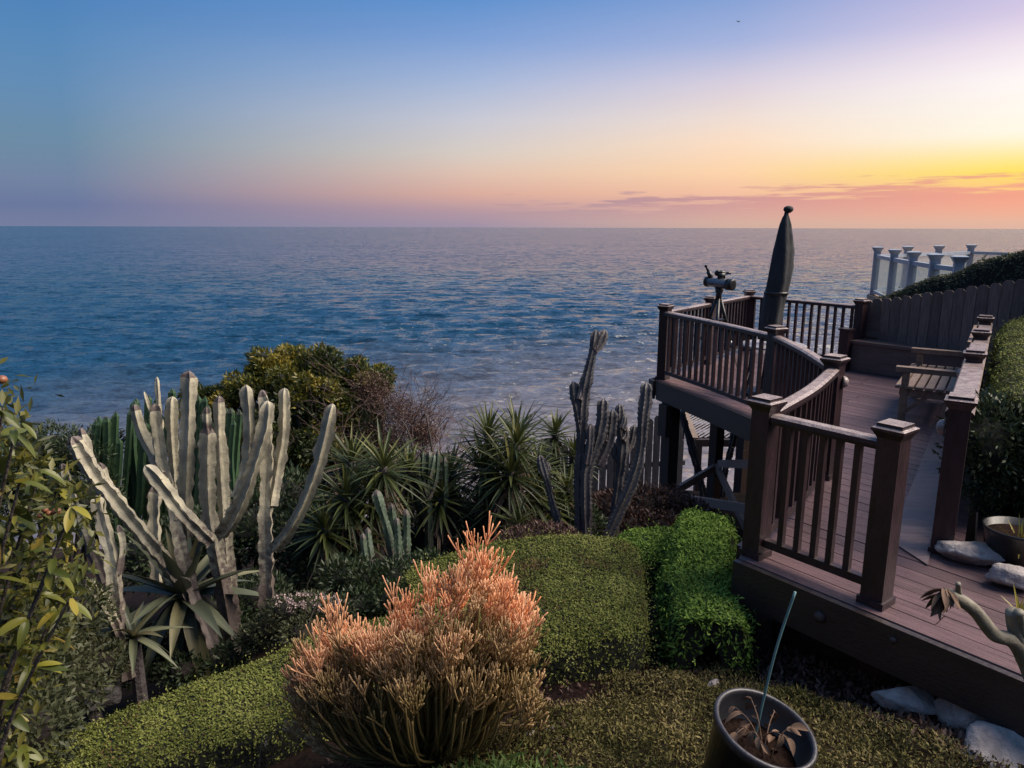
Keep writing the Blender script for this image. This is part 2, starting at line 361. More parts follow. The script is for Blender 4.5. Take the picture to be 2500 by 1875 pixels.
m_twig = leafmat('dead_twig', [(0, (0.06, 0.038, 0.034)), (1, (0.17, 0.11, 0.095))], 0.8, 0)
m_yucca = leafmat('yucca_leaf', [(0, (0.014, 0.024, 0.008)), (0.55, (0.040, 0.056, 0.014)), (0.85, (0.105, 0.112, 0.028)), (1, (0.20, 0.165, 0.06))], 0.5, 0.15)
m_yuccad = leafmat('dead_yucca_leaf', [(0, (0.08, 0.055, 0.042)), (1, (0.20, 0.145, 0.10))], 0.75, 0.1)
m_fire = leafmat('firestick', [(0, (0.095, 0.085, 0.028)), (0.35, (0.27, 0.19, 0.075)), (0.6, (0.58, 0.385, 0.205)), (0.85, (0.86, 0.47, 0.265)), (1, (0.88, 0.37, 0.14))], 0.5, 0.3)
m_big = leafmat('broad_leaf', [(0, (0.045, 0.062, 0.014)), (0.5, (0.12, 0.135, 0.022)), (0.85, (0.25, 0.225, 0.028)), (1, (0.33, 0.22, 0.05))], 0.35, 0.3, objrand=True)
m_small = leafmat('small_broad_leaf', [(0, (0.030, 0.040, 0.012)), (0.5, (0.085, 0.090, 0.020)), (1, (0.20, 0.17, 0.03))], 0.45, 0.25)
m_agave = leafmat('agave_leaf', [(0, (0.050, 0.060, 0.040)), (0.6, (0.085, 0.095, 0.055)), (1, (0.15, 0.135, 0.07))], 0.45, 0.0, objrand=True)
m_succ = leafmat('grey_succulent', [(0, (0.10, 0.10, 0.095)), (1, (0.27, 0.26, 0.25))], 0.6, 0.0)
m_flower = leafmat('pale_flower', [(0, (0.28, 0.20, 0.19)), (1, (0.55, 0.42, 0.40))], 0.6, 0.2)
m_pink = leafmat('pink_flower', [(0, (0.65, 0.07, 0.14)), (1, (0.8, 0.16, 0.22))], 0.6, 0.2)
m_ygreen = leafmat('yellow_green_blade', [(0, (0.12, 0.13, 0.03)), (1, (0.36, 0.30, 0.06))], 0.45, 0.2)
def glassmat():
    m = bpy.data.materials.new('glass_pane'); m.use_nodes = True; t = m.node_tree; b = t.nodes['Principled BSDF']
    b.inputs['Base Color'].default_value = (0.60, 0.64, 0.66, 1); b.inputs['Roughness'].default_value = 0.05
    tr = t.nodes.new('ShaderNodeBsdfTransparent'); tr.inputs[0].default_value = (0.88, 0.91, 0.90, 1)
    mx = t.nodes.new('ShaderNodeMixShader'); mx.inputs[0].default_value = 0.80
    t.links.new(b.outputs[0], mx.inputs[1]); t.links.new(tr.outputs[0], mx.inputs[2]); t.links.new(mx.outputs[0], t.nodes['Material Output'].inputs[0])
    return m
m_glass = glassmat()
def seamat():
    m = bpy.data.materials.new('sea_water'); m.use_nodes = True; t = m.node_tree; b = t.nodes['Principled BSDF']
    b.inputs['Base Color'].default_value = (0.006, 0.050, 0.105, 1); b.inputs['Roughness'].default_value = 0.13; b.inputs['IOR'].default_value = 1.333; b.inputs['Specular IOR Level'].default_value = 0.42
    co = t.nodes.new('ShaderNodeTexCoord'); ge = t.nodes.new('ShaderNodeNewGeometry'); acc = ge.outputs['Normal']
    for sc, st, amp in ((1.3, (0.7, 1.3, 1), 0.60), (0.42, (0.6, 1.5, 1), 0.85), (0.12, (0.55, 1.6, 1), 0.60), (0.04, (0.5, 1.7, 1), 0.16), (0.008, (0.5, 2.2, 1), 0.12)):
        mp = t.nodes.new('ShaderNodeMapping'); mp.inputs['Scale'].default_value = st; t.links.new(co.outputs['Object'], mp.inputs[0])
        nn = t.nodes.new('ShaderNodeTexNoise'); nn.inputs['Scale'].default_value = sc; nn.inputs['Detail'].default_value = 4; nn.inputs['Roughness'].default_value = 0.6
        t.links.new(mp.outputs[0], nn.inputs[0])
        sb = t.nodes.new('ShaderNodeVectorMath'); sb.operation = 'SUBTRACT'; t.links.new(nn.outputs['Color'], sb.inputs[0]); sb.inputs[1].default_value = (0.5, 0.5, 0.5)
        ma = t.nodes.new('ShaderNodeVectorMath'); ma.operation = 'MULTIPLY_ADD'; t.links.new(sb.outputs[0], ma.inputs[0]); ma.inputs[1].default_value = (amp*2.2, amp*4.0, 0.0); t.links.new(acc, ma.inputs[2]); acc = ma.outputs[0]
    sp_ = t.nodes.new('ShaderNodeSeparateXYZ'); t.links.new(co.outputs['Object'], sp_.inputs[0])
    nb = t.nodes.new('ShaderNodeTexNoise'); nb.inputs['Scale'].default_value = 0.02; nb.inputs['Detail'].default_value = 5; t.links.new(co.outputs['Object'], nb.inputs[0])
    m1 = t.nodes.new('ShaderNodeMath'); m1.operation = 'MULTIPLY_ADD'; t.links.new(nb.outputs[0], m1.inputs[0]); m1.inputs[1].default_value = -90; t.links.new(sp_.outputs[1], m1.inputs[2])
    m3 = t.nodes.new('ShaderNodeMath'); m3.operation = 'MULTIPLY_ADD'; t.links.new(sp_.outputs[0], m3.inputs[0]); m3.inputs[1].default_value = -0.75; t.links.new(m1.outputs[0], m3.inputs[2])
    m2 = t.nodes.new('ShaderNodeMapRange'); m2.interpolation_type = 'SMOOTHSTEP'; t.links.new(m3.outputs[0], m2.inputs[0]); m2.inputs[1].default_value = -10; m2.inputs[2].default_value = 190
    mx = t.nodes.new('ShaderNodeMix'); mx.data_type = 'RGBA'; t.links.new(m2.outputs[0], mx.inputs[0]); mx.inputs[6].default_value = (0.17, 0.148, 0.155, 1); mx.inputs[7].default_value = (0.007, 0.038, 0.080, 1)  # paler base near shore: shallow sand plus painted bright-sky reflection
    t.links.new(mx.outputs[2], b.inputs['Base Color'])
    no = t.nodes.new('ShaderNodeVectorMath'); no.operation = 'NORMALIZE'; t.links.new(acc, no.inputs[0])
    t.links.new(no.outputs[0], b.inputs['Normal']); return m
m_sea = seamat()

# ------------------------------------------------------------------ terrain and sea
SEA = -28.0
def sstep(a, b, x):
    t = min(1, max(0, (x-a)/(b-a))); return t*t*(3-2*t)
RD = Vector((0.553, 0.833)).normalized(); RN = Vector((RD.y, -RD.x)); R0 = Vector((2.82, 4.5))      # right railing line
FD = Vector((0.61, -0.792)).normalized(); FQ = Vector((0.792, 0.61)).normalized()                  # deck boards run along FD
def gz(x, y):
    z = -0.30-0.22*(min(y, 12)-2.65)
    if y > 12: z -= 0.40*(min(y, 20)-12)
    if y > 20: z -= 1.25*(y-20)
    if y < 0: z += 0.10*(-y)
    z += 0.22*max(-7, min(x-0.3, 0))
    w = (Vector((x, y))-R0).dot(RN); s_ = (Vector((x, y))-R0).dot(FQ)
    up = 0.02+0.05*max(0, w)
    k = sstep(0.05, 0.45, w)*sstep(-0.05, 0.35, s_)*(1-sstep(12, 15, y))
    z = z*(1-k)+up*k
    return max(z, -34)
def gn(x, y): return gz(x, y)+0.04*noise.noise(Vector((x*1.7, y*1.7, 0)))
xs = np.concatenate([np.linspace(-60, -8, 14)[:-1], np.linspace(-8, 9, 110), np.linspace(9, 60, 14)[1:]])
ys = np.concatenate([np.linspace(-25, 1.5, 14)[:-1], np.linspace(1.5, 16, 110), np.linspace(16, 46, 26)[1:]])
vs = np.array([(x, y, gn(x, y)) for y in ys for x in xs]); nx = len(xs); ny = len(ys)
ii = np.array([(j*nx+i, j*nx+i+1, (j+1)*nx+i+1, (j+1)*nx+i) for j in range(ny-1) for i in range(nx-1)])
lab(obj('ground', vs, ii, m_soil, smooth=True), kind='structure')
# dirt path between the hedges and the ground cover
pp = catmull([(2.2, 4.75, 0), (1.3, 4.3, 0), (0.75, 3.95, 0), (0.2, 3.55, 0), (-0.4, 3.1, 0), (-1.3, 2.6, 0)], 10); pv = []; pf = []
for i, p in enumerate(pp):
    d = (pp[min(i+1, len(pp)-1)]-pp[max(0, i-1)]).normalized(); n_ = Vector((d.y, -d.x, 0))
    for k in range(7):
        q = p+n_*(k-3)*0.13; pv.append((q.x, q.y, gn(q.x, q.y)+0.012))
pf = [(i*7+k, i*7+k+1, (i+1)*7+k+1, (i+1)*7+k) for i in range(len(pp)-1) for k in range(6)]
lab(obj('path', pv, pf, m_mulch, smooth=True), kind='structure')
# sea: one sheet from the foot of the bluff to the horizon, with real swell
rr = np.concatenate([np.geomspace(26, 900, 430), np.geomspace(930, 150000, 60)]); th = np.radians(np.linspace(-72, 72, 520))
RR, TT = np.meshgrid(rr, th, indexing='ij'); X = RR*np.sin(TT); Y = RR*np.cos(TT); Z = np.zeros_like(X)
fade = np.clip((900-RR)/700, 0, 1)
for i in range(26):
    wl = 2.6*1.16**(i % 15)*(0.8+0.4*rng.random()); a = math.radians(95+rng.normal()*26); k = 2*math.pi/wl
    amp = 0.012*wl**0.95*(0.6+0.8*rng.random()); dist_ok = np.clip((wl*55-RR)/(wl*30), 0, 1)
    ph = k*(X*math.cos(a)+Y*math.sin(a))+rng.random()*6.28+1.5*np.sin(X*0.02+i)+1.2*np.sin(Y*0.027+2*i+X*0.011)
    sh = np.sin(ph); Z += amp*dist_ok*fade*(sh+0.35*np.cos(2*ph))
for i in range(3):                                   # longer shoreward swell
    wl = 15+6*i; a = math.radians(88+7*i); k = 2*math.pi/wl
    ph = k*(X*math.cos(a)+Y*math.sin(a))+i*2+2.0*np.sin(X*0.013+i*1.7)
    Z += 0.16*fade*(np.exp(np.sin(ph))-1.27)*(0.5+0.5*np.sin(X*0.035+Y*0.02+i))
V3 = np.stack([X, Y, SEA+Z], -1).reshape(-1, 3); nr, nc = X.shape
a = (np.arange(nr-1)[:, None]*nc+np.arange(nc-1)[None, :]).ravel(); F4 = np.stack([a, a+1, a+nc+1, a+nc], -1)
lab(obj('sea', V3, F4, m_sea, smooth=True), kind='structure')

# ------------------------------------------------------------------ the deck
POST = {'L': (1.58, 4.44), 'G': (2.06, 3.82), 'M1': (2.66, 5.97), 'M2': (2.83, 7.83), 'FL': (2.11, 10.1), 'C': (4.03, 12.56), 'FR': (5.18, 10.93)}
_a = catmull([(1.58, 4.44, 0), (2.155, 5.185, 0), (2.66, 5.97, 0)], 8); _b = catmull([(2.66, 5.97, 0), (2.775, 6.9, 0), (2.83, 7.83, 0)], 8); _c = catmull([(2.83, 7.83, 0), (2.50, 8.98, 0), (2.11, 10.1, 0)], 8)
arc = _a+_b[1:]+_c[1:]
def off_path(path, d):
    out = []
    for i, p in enumerate(path):
        t = path[min(i+1, len(path)-1)]-path[max(i-1, 0)]; t.normalize(); out.append(p+Vector((-t.y, t.x, 0))*d)
    return out
arc_o = off_path(arc, 0.10)
POLY = [(1.46, 4.39), (3.25, 2.07), (4.35, 2.55), (3.02, 4.36)]
POLY += [tuple((R0+RN*0.12+RD*s_)) for s_ in (0.0, 6.05)]
POLY += [(5.30, 11.06), (4.06, 12.74), (1.98, 10.12)]
POLY += [(p.x, p.y) for p in reversed(arc_o[1:-2])]
def scan(poly, q, b, w):
    h = []
    n = len(poly)
    for i in range(n):
        a_ = Vector(poly[i]); c_ = Vector(poly[(i+1) % n]); wa = a_.dot(q)-w; wc = c_.dot(q)-w
        if (wa < 0) != (wc < 0): t = wa/(wa-wc); h.append((a_.lerp(c_, t)).dot(b))
    h.sort(); return [(h[i], h[i+1]) for i in range(0, len(h)-1, 2)]
deck = thing('wooden_deck', (3.0, 6.0, 0.0), 'dark reddish brown plank deck raised on tall posts over the slope', 'deck')
ws = [Vector(p).dot(FQ) for p in POLY]; w = min(ws)+0.002
while w < max(ws)-0.03:
    w0, w1 = w, w+0.136
    i0 = scan(POLY, FQ, FD, w0); i1 = scan(POLY, FQ, FD, w1)
    if len(i0) != len(i1) or not i0: i0 = i1 = scan(POLY, FQ, FD, (w0+w1)/2)
    for (a0, b0), (a1, b1) in zip(i0, i1):
        segs = [(0.0, 1.0)]
        if b0-a0 > 2.6: t = random.uniform(0.35, 0.65); segs = [(0, t-0.001), (t+0.001, 1)]
        for t0, t1 in segs:
            q4 = [(a0+(b0-a0)*t0, w0), (a0+(b0-a0)*t1, w0), (a1+(b1-a1)*t1, w1), (a1+(b1-a1)*t0, w1)]
            cs_ = sum(x[0] for x in q4)/4; cw = (w0+w1)/2
            mb = MB(); mb.prism([(x-cs_, y-cw) for x, y in q4], -0.028, 0.0)
            pc = FD*cs_+FQ*cw
            inst('plank', mb.mesh('plank', m_deck), (pc.x, pc.y, random.uniform(-0.0015, 0.0015)), math.atan2(FD.y, FD.x), deck)
    w += 0.1435
def fascia(path, h=0.25, z1=-0.002, th_=0.04, nm='fascia_board'):
    mb = MB(); mb.sweep([(p[0], p[1], 0) for p in path], [(-th_/2, z1-h), (th_/2, z1-h), (th_/2, z1), (-th_/2, z1)]); return mb.build(nm, m_fascia, deck)
fascia([(1.43, 4.37), (3.23, 2.03)], 0.27)
fascia([tuple(p[:2]) for p in off_path(arc, 0.13)][1:-1], 0.26)
fascia([(1.98, 10.0), (1.94, 10.12), (4.06, 12.80)], 0.26); fascia([(4.08, 12.79), (5.34, 11.09), (6.36, 9.62)], 0.26)
fascia([(3.02, 4.42), (6.33, 9.58)], 0.2)
for s_ in np.arange(0.35, 5.5, 0.42):            # joists under the boards
    a_ = Vector((1.75, 4.55))+RD*s_*1.0
mb = MB(); c0 = R0-RN*0.24; c1_ = c0+RD*5.4; d0 = R0-RN*0.04
c0 = c0-FD*0.0
st = [tuple(R0-RN*0.30+RD*(-0.02)), tuple(R0-RN*0.055+RD*(-0.30)), tuple(R0-RN*0.055+RD*5.3), tuple(R0-RN*0.30+RD*5.3)]
mb.prism([(x, y) for x, y in st], 0.004, 0.012); lab(mb.build('border_board', m_border, deck), 'pale border board beside the right railing')
def spost(x, y, wd, z1=-0.28):
    zb = gz(x, y)-0.15; mb = MB(); mb.box((x, y, (z1+zb)/2), (wd, wd, z1-zb), 0.5); mb.build('support_post', m_post, deck)
spost(2.20, 9.85, 0.17); spost(3.05, 10.55, 0.15); spost(2.72, 7.6, 0.15); spost(3.9, 11.9, 0.17); spost(2.6, 6.3, 0.15); spost(1.95, 4.75, 0.14); spost(5.0, 10.6, 0.15); spost(4.2, 9.4, 0.15); spost(2.5, 3.9, 0.14)
MB().box((2.10, 9.74, -0.50), (0.12, 0.16, 0.44), 0.5).build('bracket', m_post, deck)
mb = MB(); mb.beam((2.12, 9.93, -0.37), (4.0, 12.2, -0.37), 0.09, 0.2); mb.build('beam', m_post, deck)
mb = MB(); mb.beam((2.35, 9.6, -0.20), (2.98, 7.6, -0.20), 0.09, 0.10); mb.build('beam', m_post, deck)
for a_, b_ in (((2.24, 9.76, -1.56), (3.05, 10.5, -1.42)), ((2.22, 9.74, -1.60), (2.76, 7.66, -0.98)), ((3.05, 10.46, -1.40), (2.80, 7.7, -1.55)), ((3.08, 10.48, -1.36), (2.85, 8.2, -0.62))):
    mb = MB(); mb.beam(a_, b_, 0.05, 0.11); mb.build('brace', m_brace, deck)
def dome(c, d, r):
    mb = MB(); rot = Vector((0, 0, 1)).rotation_difference(d).to_matrix()
    mb.lathe([(r, 0), (r*0.98, r*0.25), (r*0.85, r*0.6), (r*0.55, r*0.88), (0.001, r)], c, 14, rot); return mb
fo = Vector((-FQ.x, -FQ.y, 0))
pk = Vector((1.43, 4.37, 0)).lerp(Vector((3.23, 2.03, 0)), 0.205)+fo*0.02; dome((pk.x, pk.y, -0.12), fo, 0.035).build('round_knob', m_post, deck, True)
pk = Vector((1.43, 4.37, 0)).lerp(Vector((3.23, 2.03, 0)), 0.345)+fo*0.02; dome((pk.x, pk.y, -0.07), fo, 0.02).build('round_knob', m_post, deck, True)

# railings
def sky_sheen(me):  # upward faces coloured paler in place of the sunset sky's reflection
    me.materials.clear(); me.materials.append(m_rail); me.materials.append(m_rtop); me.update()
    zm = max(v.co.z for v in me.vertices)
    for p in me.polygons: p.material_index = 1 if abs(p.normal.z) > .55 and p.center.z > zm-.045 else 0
def cap_mesh():
    mb = MB(); s2 = 0.5
    prof = [(0.128, 0.0), (0.135, 0.008), (0.172, 0.040), (0.178, 0.042), (0.178, 0.056), (0.142, 0.064), (0.138, 0.069), (0.136, 0.082)]
    for i, (w_, z) in enumerate(prof):
        for x, y in ((-1, -1), (1, -1), (1, 1), (-1, 1)): mb.v.append((x*w_/2, y*w_/2, z))
    for i in range(len(prof)-1):
        for k in range(4):
            k2 = (k+1) % 4; mb.f.append((i*4+k, i*4+k2, i*4+4+k2, i*4+4+k))
    mb.f += [(3, 2, 1, 0), tuple(len(mb.v)-4+k for k in range(4))]
    return mb
cap_me = cap_mesh().mesh('post_cap', m_rtop); sky_sheen(cap_me)
mb = MB(); mb.box((0, 0, 0.485), (0.125, 0.125, 0.97)); mb.box((0, 0, 0.02), (0.15, 0.15, 0.04)); post_me = mb.mesh('railing_post', m_rail)
mb = MB(); mb.box((0, 0, 0), (0.036, 0.036, 0.80)); bal_me = mb.mesh('baluster', m_rail)
def rpost(root, x, y, rz, tilt=(0, 0), lamp=None, sc=1.0):
    p = inst('railing_post', post_me, (x, y, 0.001), 0, root, rot=(tilt[0], tilt[1], rz), scale=(sc, sc, 1))
    o = bpy.data.objects.new('post_cap', cap_me); COL.objects.link(o); o.parent = p; o.location = (0, 0, 0.968)
    if lamp is not None:
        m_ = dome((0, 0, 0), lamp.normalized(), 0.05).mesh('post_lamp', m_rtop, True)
        l = bpy.data.objects.new('post_lamp', m_); COL.objects.link(l); l.parent = p
        l.location = Matrix.Rotation(-rz, 3, 'Z') @ (lamp.normalized()*0.07)+Vector((0, 0, 0.83)); l.rotation_euler = (0, 0, -rz)
    return p
RPROF = [(-0.045, 0.895), (0.045, 0.895), (0.052, 0.915), (0.05, 0.94), (0.03, 0.953), (-0.03, 0.953), (-0.05, 0.94), (-0.052, 0.915)]
def run(root, path, spacing=0.13, prof=RPROF, trim=0.06, rm=None):
    path = resample(path, 0.12); mb = MB(); mb.sweep(path, prof); sky_sheen(mb.build('hand_rail', rm or m_rtop, root).data)
    mb = MB(); mb.sweep(path, [(-0.025, 0.085), (0.025, 0.085), (0.025, 0.135), (-0.025, 0.135)]); mb.build('bottom_rail', m_rail, root)
    fine = resample(path, 0.01); L_ = (len(fine)-1)*0.01; n = max(1, int(round((L_-2*trim)/spacing)))
    for i in range(n):
        j = int((trim+(L_-2*trim)*(i+0.5)/n)/L_*(len(fine)-1)); p = fine[j]; q = fine[min(j+1, len(fine)-1)]-fine[max(j-1, 0)]
        inst('baluster', bal_me, (p.x, p.y, 0.515), math.atan2(q.y, q.x), root)
lr = thing('deck_railing', (1.58, 4.44, 0), 'dark brown railing curving from the gate opening round the far end of the deck', 'railing')
v3 = lambda n: Vector((*POST[n], 0))
run(lr, [v3('L')+Vector((0.04, -0.05, 0)), v3('G')-Vector((0.04, -0.05, 0))], 0.112)
def sub(i0, i1): return [arc[i].copy() for i in range(i0, i1+1)]
run(lr, sub(0, 16)); run(lr, sub(16, 32)); run(lr, sub(32, 48))
run(lr, [v3('FL'), v3('C')]); run(lr, [v3('C'), v3('FR')])
fz = math.atan2(FD.y, FD.x)
rpost(lr, *POST['L'], fz, sc=0.98); rpost(lr, *POST['G'], fz, tilt=(0.0, 0.0), sc=1.0)
rpost(lr, *POST['M1'], 0.75, lamp=Vector((0.8, -0.2, 0))); rpost(lr, *POST['M2'], 0.4); rpost(lr, *POST['FL'], 0.9)
rpost(lr, 3.05, 11.30, 0.91); rpost(lr, *POST['C'], 0.0); rpost(lr, *POST['FR'], -0.95)
rp_ = thing('deck_railing', (2.82, 4.5, 0), 'pale topped railing running along the clipped hedge beside the bench', 'railing')
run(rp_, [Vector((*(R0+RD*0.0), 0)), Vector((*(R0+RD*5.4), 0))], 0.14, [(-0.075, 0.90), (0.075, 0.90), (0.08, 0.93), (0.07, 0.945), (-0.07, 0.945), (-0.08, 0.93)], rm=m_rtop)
for s_ in (0.0, 2.13, 3.72, 5.2):
    q = R0+RD*s_; rpost(rp_, q.x, q.y, math.atan2(RD.y, RD.x), lamp=Vector((-RN.x, -RN.y, 0.0)), sc=1.0)

# built-in bench at the far end
bb = thing('built_in_bench', (5.3, 10.4, 0), 'brown built-in bench with boarded back against the plank fence', 'bench')
b0 = Vector((4.98, 10.74, 0)); b1 = Vector((5.98, 9.52, 0)); bd = (b1-b0).normalized(); bn = Vector((-bd.y, bd.x, 0))      # bn points outwards
if bn.x < 0: bn = -bn
brz = math.atan2(bd.y, bd.x); bl = (b1-b0).length; bc = (b0+b1)/2
for k in range(3):
    c_ = bc+bn*(0.07+0.135*k); MB().box((c_.x, c_.y, 0.435), (bl, 0.125, 0.04), brz).build('seat_board', m_bbench, bb)
MB().box((bc.x+bn.x*0.05, bc.y+bn.y*0.05, 0.21), (bl-0.04, 0.03, 0.40), brz).build('front_panel', m_bbench, bb)
for k in range(4):
    c_ = bc+bn*(0.40+0.012*k); MB().box((c_.x, c_.y, 0.53+0.115*k), (bl, 0.025, 0.108), brz).build('back_board', m_bbench, bb)
MB().box((b0.x-0.05, b0.y+0.04, 0.30), (0.14, 0.14, 0.60), brz).box((b0.x-0.05, b0.y+0.04, 0.615), (0.17, 0.17, 0.03), brz).build('end_post', m_rail, bb)

# weathered plank fence behind the bench and the right hedge
pf_ = thing('plank_fence', (5.2, 11.05, 0), 'weathered brown plank fence behind the built-in bench, ivy hedge above it', 'fence')
A_ = Vector((5.28, 11.08)); B_ = Vector((7.9, 6.95)); n = 34; fd_ = (B_-A_); frz = math.atan2(fd_.y, fd_.x); stp = fd_.length/n
for i in range(n):
    q = A_+fd_*((i+0.5)/n); zt = 1.0+1.05*(i+0.5)/n+random.uniform(-0.012, 0.012); zb = -0.35
    w_ = stp*0.95
    mb = MB(); prof = [(-w_/2, zb), (w_/2, zb), (w_/2, zt-0.03), (w_/2-0.03, zt), (-w_/2+0.03, zt), (-w_/2, zt-0.03)]
    vs_ = [(x, -0.01, z) for x, z in prof]+[(x, 0.01, z) for x, z in prof]; m6 = 6
    mb.add(vs_, [tuple(range(6)), tuple(range(11, 5, -1))]+[((k+1) % 6, k, 6+k, 6+(k+1) % 6) for k in range(6)])
    inst('fence_board', mb.mesh('fence_board', m_brownfence), (q.x, q.y, 0), frz+random.uniform(-.02, .02), pf_)

# garden bench
gb = thing('garden_bench', (4.2, 7.72, 0), 'weathered slatted wooden garden bench with flat arms on the deck', 'bench')
g0 = Vector((4.14, 7.78, 0)); gd = Vector((RD.x, RD.y, 0)); gnv = Vector((RN.x, RN.y, 0)); GL = 1.55     # gd along the bench, gnv towards its back
grz = math.atan2(gd.y, gd.x)
def gp(a_, b_, z): q = g0+gd*a_+gnv*b_; return (q.x, q.y, z)
for a_ in (0.03, GL-0.03):
    MB().box(gp(a_, 0.09, 0.28), (0.07, 0.07, 0.56), grz).build('leg', m_bench, gb)
    MB().beam(gp(a_, 0.58, 0.0), gp(a_, 0.64, 0.88), 0.07, 0.07, gd).build('leg', m_bench, gb)
    MB().box(gp(a_, 0.34, 0.595), (0.10, 0.70, 0.055), grz).build('armrest', m_bench, gb)
    MB().box(gp(a_, 0.34, 0.345), (0.05, 0.50, 0.08), grz).build('side_rail', m_bench, gb)
    MB().beam(gp(a_, 0.12, 0.14), gp(a_, 0.30, 0.31), 0.04, 0.05, gd).build('brace', m_bench, gb)
MB().box(gp(GL/2, 0.06, 0.35), (GL-0.1, 0.04, 0.09), grz).build('front_apron', m_bench, gb)
for k in range(6):
    MB().box(gp(GL/2, 0.04+0.095*k, 0.405), (GL+0.04, 0.074, 0.026), grz).build('seat_slat', m_bench, gb)
for k in range(3):
    MB().beam(gp(0.0, 0.575+0.02*k, 0.52+0.13*k), gp(GL, 0.575+0.02*k, 0.52+0.13*k), 0.025, 0.09).build('back_slat', m_bench, gb)
MB().beam(gp(-0.03, 0.635, 0.90), gp(GL+0.03, 0.635, 0.90), 0.05, 0.09).build('top_rail', m_bench, gb)

# closed parasol through a round table
pt = thing('patio_table', (3.28, 9.15, 0), 'round pale topped patio table behind the curved railing', 'table')
mb = MB(); mb.lathe([(0.02, 0.615), (0.38, 0.615), (0.40, 0.625), (0.40, 0.64), (0.38, 0.65), (0.02, 0.65)], (3.28, 9.15, 0), 32); mb.build('table_top', m_table, pt, False)
for k in range(4):
    a = k*math.pi/2+0.5; c_, s_ = math.cos(a), math.sin(a)
    MB().tube([(3.28+0.34*c_, 9.15+0.34*s_, 0.615), (3.28+0.36*c_, 9.15+0.36*s_, 0.3), (3.28+0.45*c_, 9.15+0.45*s_, 0.002)], 0.017, 8).build('leg', m_black, pt, True)
um = thing('parasol', (3.17, 9.15, 0), 'closed parasol in a dark grey cover with a flat round finial, leaning slightly', 'parasol')
ax0 = Vector((3.17, 9.15, 0.0)); ax1 = P(1925, 508, 9.15); ad_ = (ax1-ax0)
mb = MB(); mb.lathe([(0.24, 0.001), (0.24, 0.04), (0.20, 0.065), (0.05, 0.075), (0.03, 0.22)], ax0, 20); mb.build('base', m_black, um)
MB().tube([ax0+ad_*0.02, ax0+ad_*0.45], 0.022, 10).build('pole', m_black, um, True)
vs_ = []; fs_ = []; prof = [(0.30, 0.07), (0.32, 0.105), (0.42, 0.118), (0.52, 0.128), (0.62, 0.133), (0.70, 0.128), (0.78, 0.112), (0.86, 0.088), (0.92, 0.064), (0.955, 0.040), (0.968, 0.026), (0.985, 0.022)]
sdn = 28
for i, (t, r) in enumerate(prof):
    c_ = ax0+ad_*t
    for k in range(sdn):
        a = 2*math.pi*k/sdn; rr_ = r*(1+0.13*math.sin(a*5+1.2*t*4)+0.07*math.sin(a*9+t*23)+0.04*noise.noise(Vector((a, t*9, 3))))
        vs_.append(c_+Vector((math.cos(a)*rr_, math.sin(a)*rr_, 0))+Vector((0.016*math.sin(t*11), 0, 0)))
for i in range(len(prof)-1):
    for k in range(sdn): k2 = (k+1) % sdn; fs_.append((i*sdn+k, i*sdn+k2, (i+1)*sdn+k2, (i+1)*sdn+k))
fs_ += [tuple(range(sdn-1, -1, -1)), tuple((len(prof)-1)*sdn+k for k in range(sdn))]
obj('cover', vs_, fs_, m_umb, um, True)
mb = MB(); c_ = ax0+ad_*.56+Vector((0.002, 0, 0)); mb.lathe([(.136, -.018), (.146, -.016), (.146, .016), (.136, .018)], c_, 28); mb.build('tie_strap', m_black, um, True)
mb = MB(); mb.lathe([(0.012, -0.05), (0.03, -0.045), (0.056, -0.02), (0.058, 0.0), (0.05, 0.02), (0.025, 0.034), (0.001, 0.037)], ax1, 20); mb.build('finial', m_umb, um, True)

# telescope
tc0 = P(1757, 690, 10.45); te = thing('telescope', (tc0.x, tc0.y, 0.0), 'small silver telescope on a black tripod behind the railing', 'telescope')
td = (P(1797, 694, 10.2)-P(1720, 684, 10.6)).normalized(); trot = Vector((0, 0, 1)).rotation_difference(td).to_matrix()
mb = MB(); mb.lathe([(0.066, -0.20), (0.068, -0.19), (0.068, 0.16), (0.07, 0.17)], tc0, 24, trot); mb.build('tube', m_tube, te, True)
mb = MB(); mb.lathe([(0.05, 0.225), (0.077, 0.225), (0.079, 0.22), (0.079, 0.13), (0.07, 0.128)], tc0, 24, trot); mb.build('front_ring', m_black, te, True)
mb = MB(); mb.lathe([(0.04, -0.225), (0.072, -0.225), (0.074, -0.21), (0.074, -0.175), (0.068, -0.17)], tc0, 24, trot); mb.build('rear_ring', m_black, te, True)
fs0 = tc0+td*(-0.14)+Vector((0, 0, 0.05))
mb = MB(); mb.tube([fs0, fs0+Vector((-0.05, 0, 0.10))], 0.032, 12); mb.tube([fs0+Vector((-0.05, 0, 0.10)), fs0+Vector((-0.085, 0, 0.175))], 0.018, 10); mb.tube([fs0+Vector((-0.082, 0, 0.165)), fs0+Vector((-0.092, 0, 0.19))], 0.024, 10); mb.build('eyepiece', m_black, te, True)
mb = MB(); h0 = tc0+td*0.0+Vector((0, 0, 0.07)); mb.box(h0+Vector((0.02, 0, 0.035)), (0.10, 0.05, 0.08)); mb.tube([h0+Vector((-0.05, 0, 0.09)), h0+Vector((0.09, 0, 0.075))], 0.024, 12); mb.tube([h0+Vector((0.09, 0, 0.075)), h0+Vector((0.15, 0, 0.068))], 0.016, 10)
mb.lathe([(0.001, -0.02), (0.042, -0.02), (0.042, 0.02), (0.001, 0.02)], h0+Vector((-0.035, 0, 0.07)), 16, Matrix.Rotation(math.pi/2, 3, 'X')); mb.build('finder_scope', m_black, te, True)
mz = tc0.z
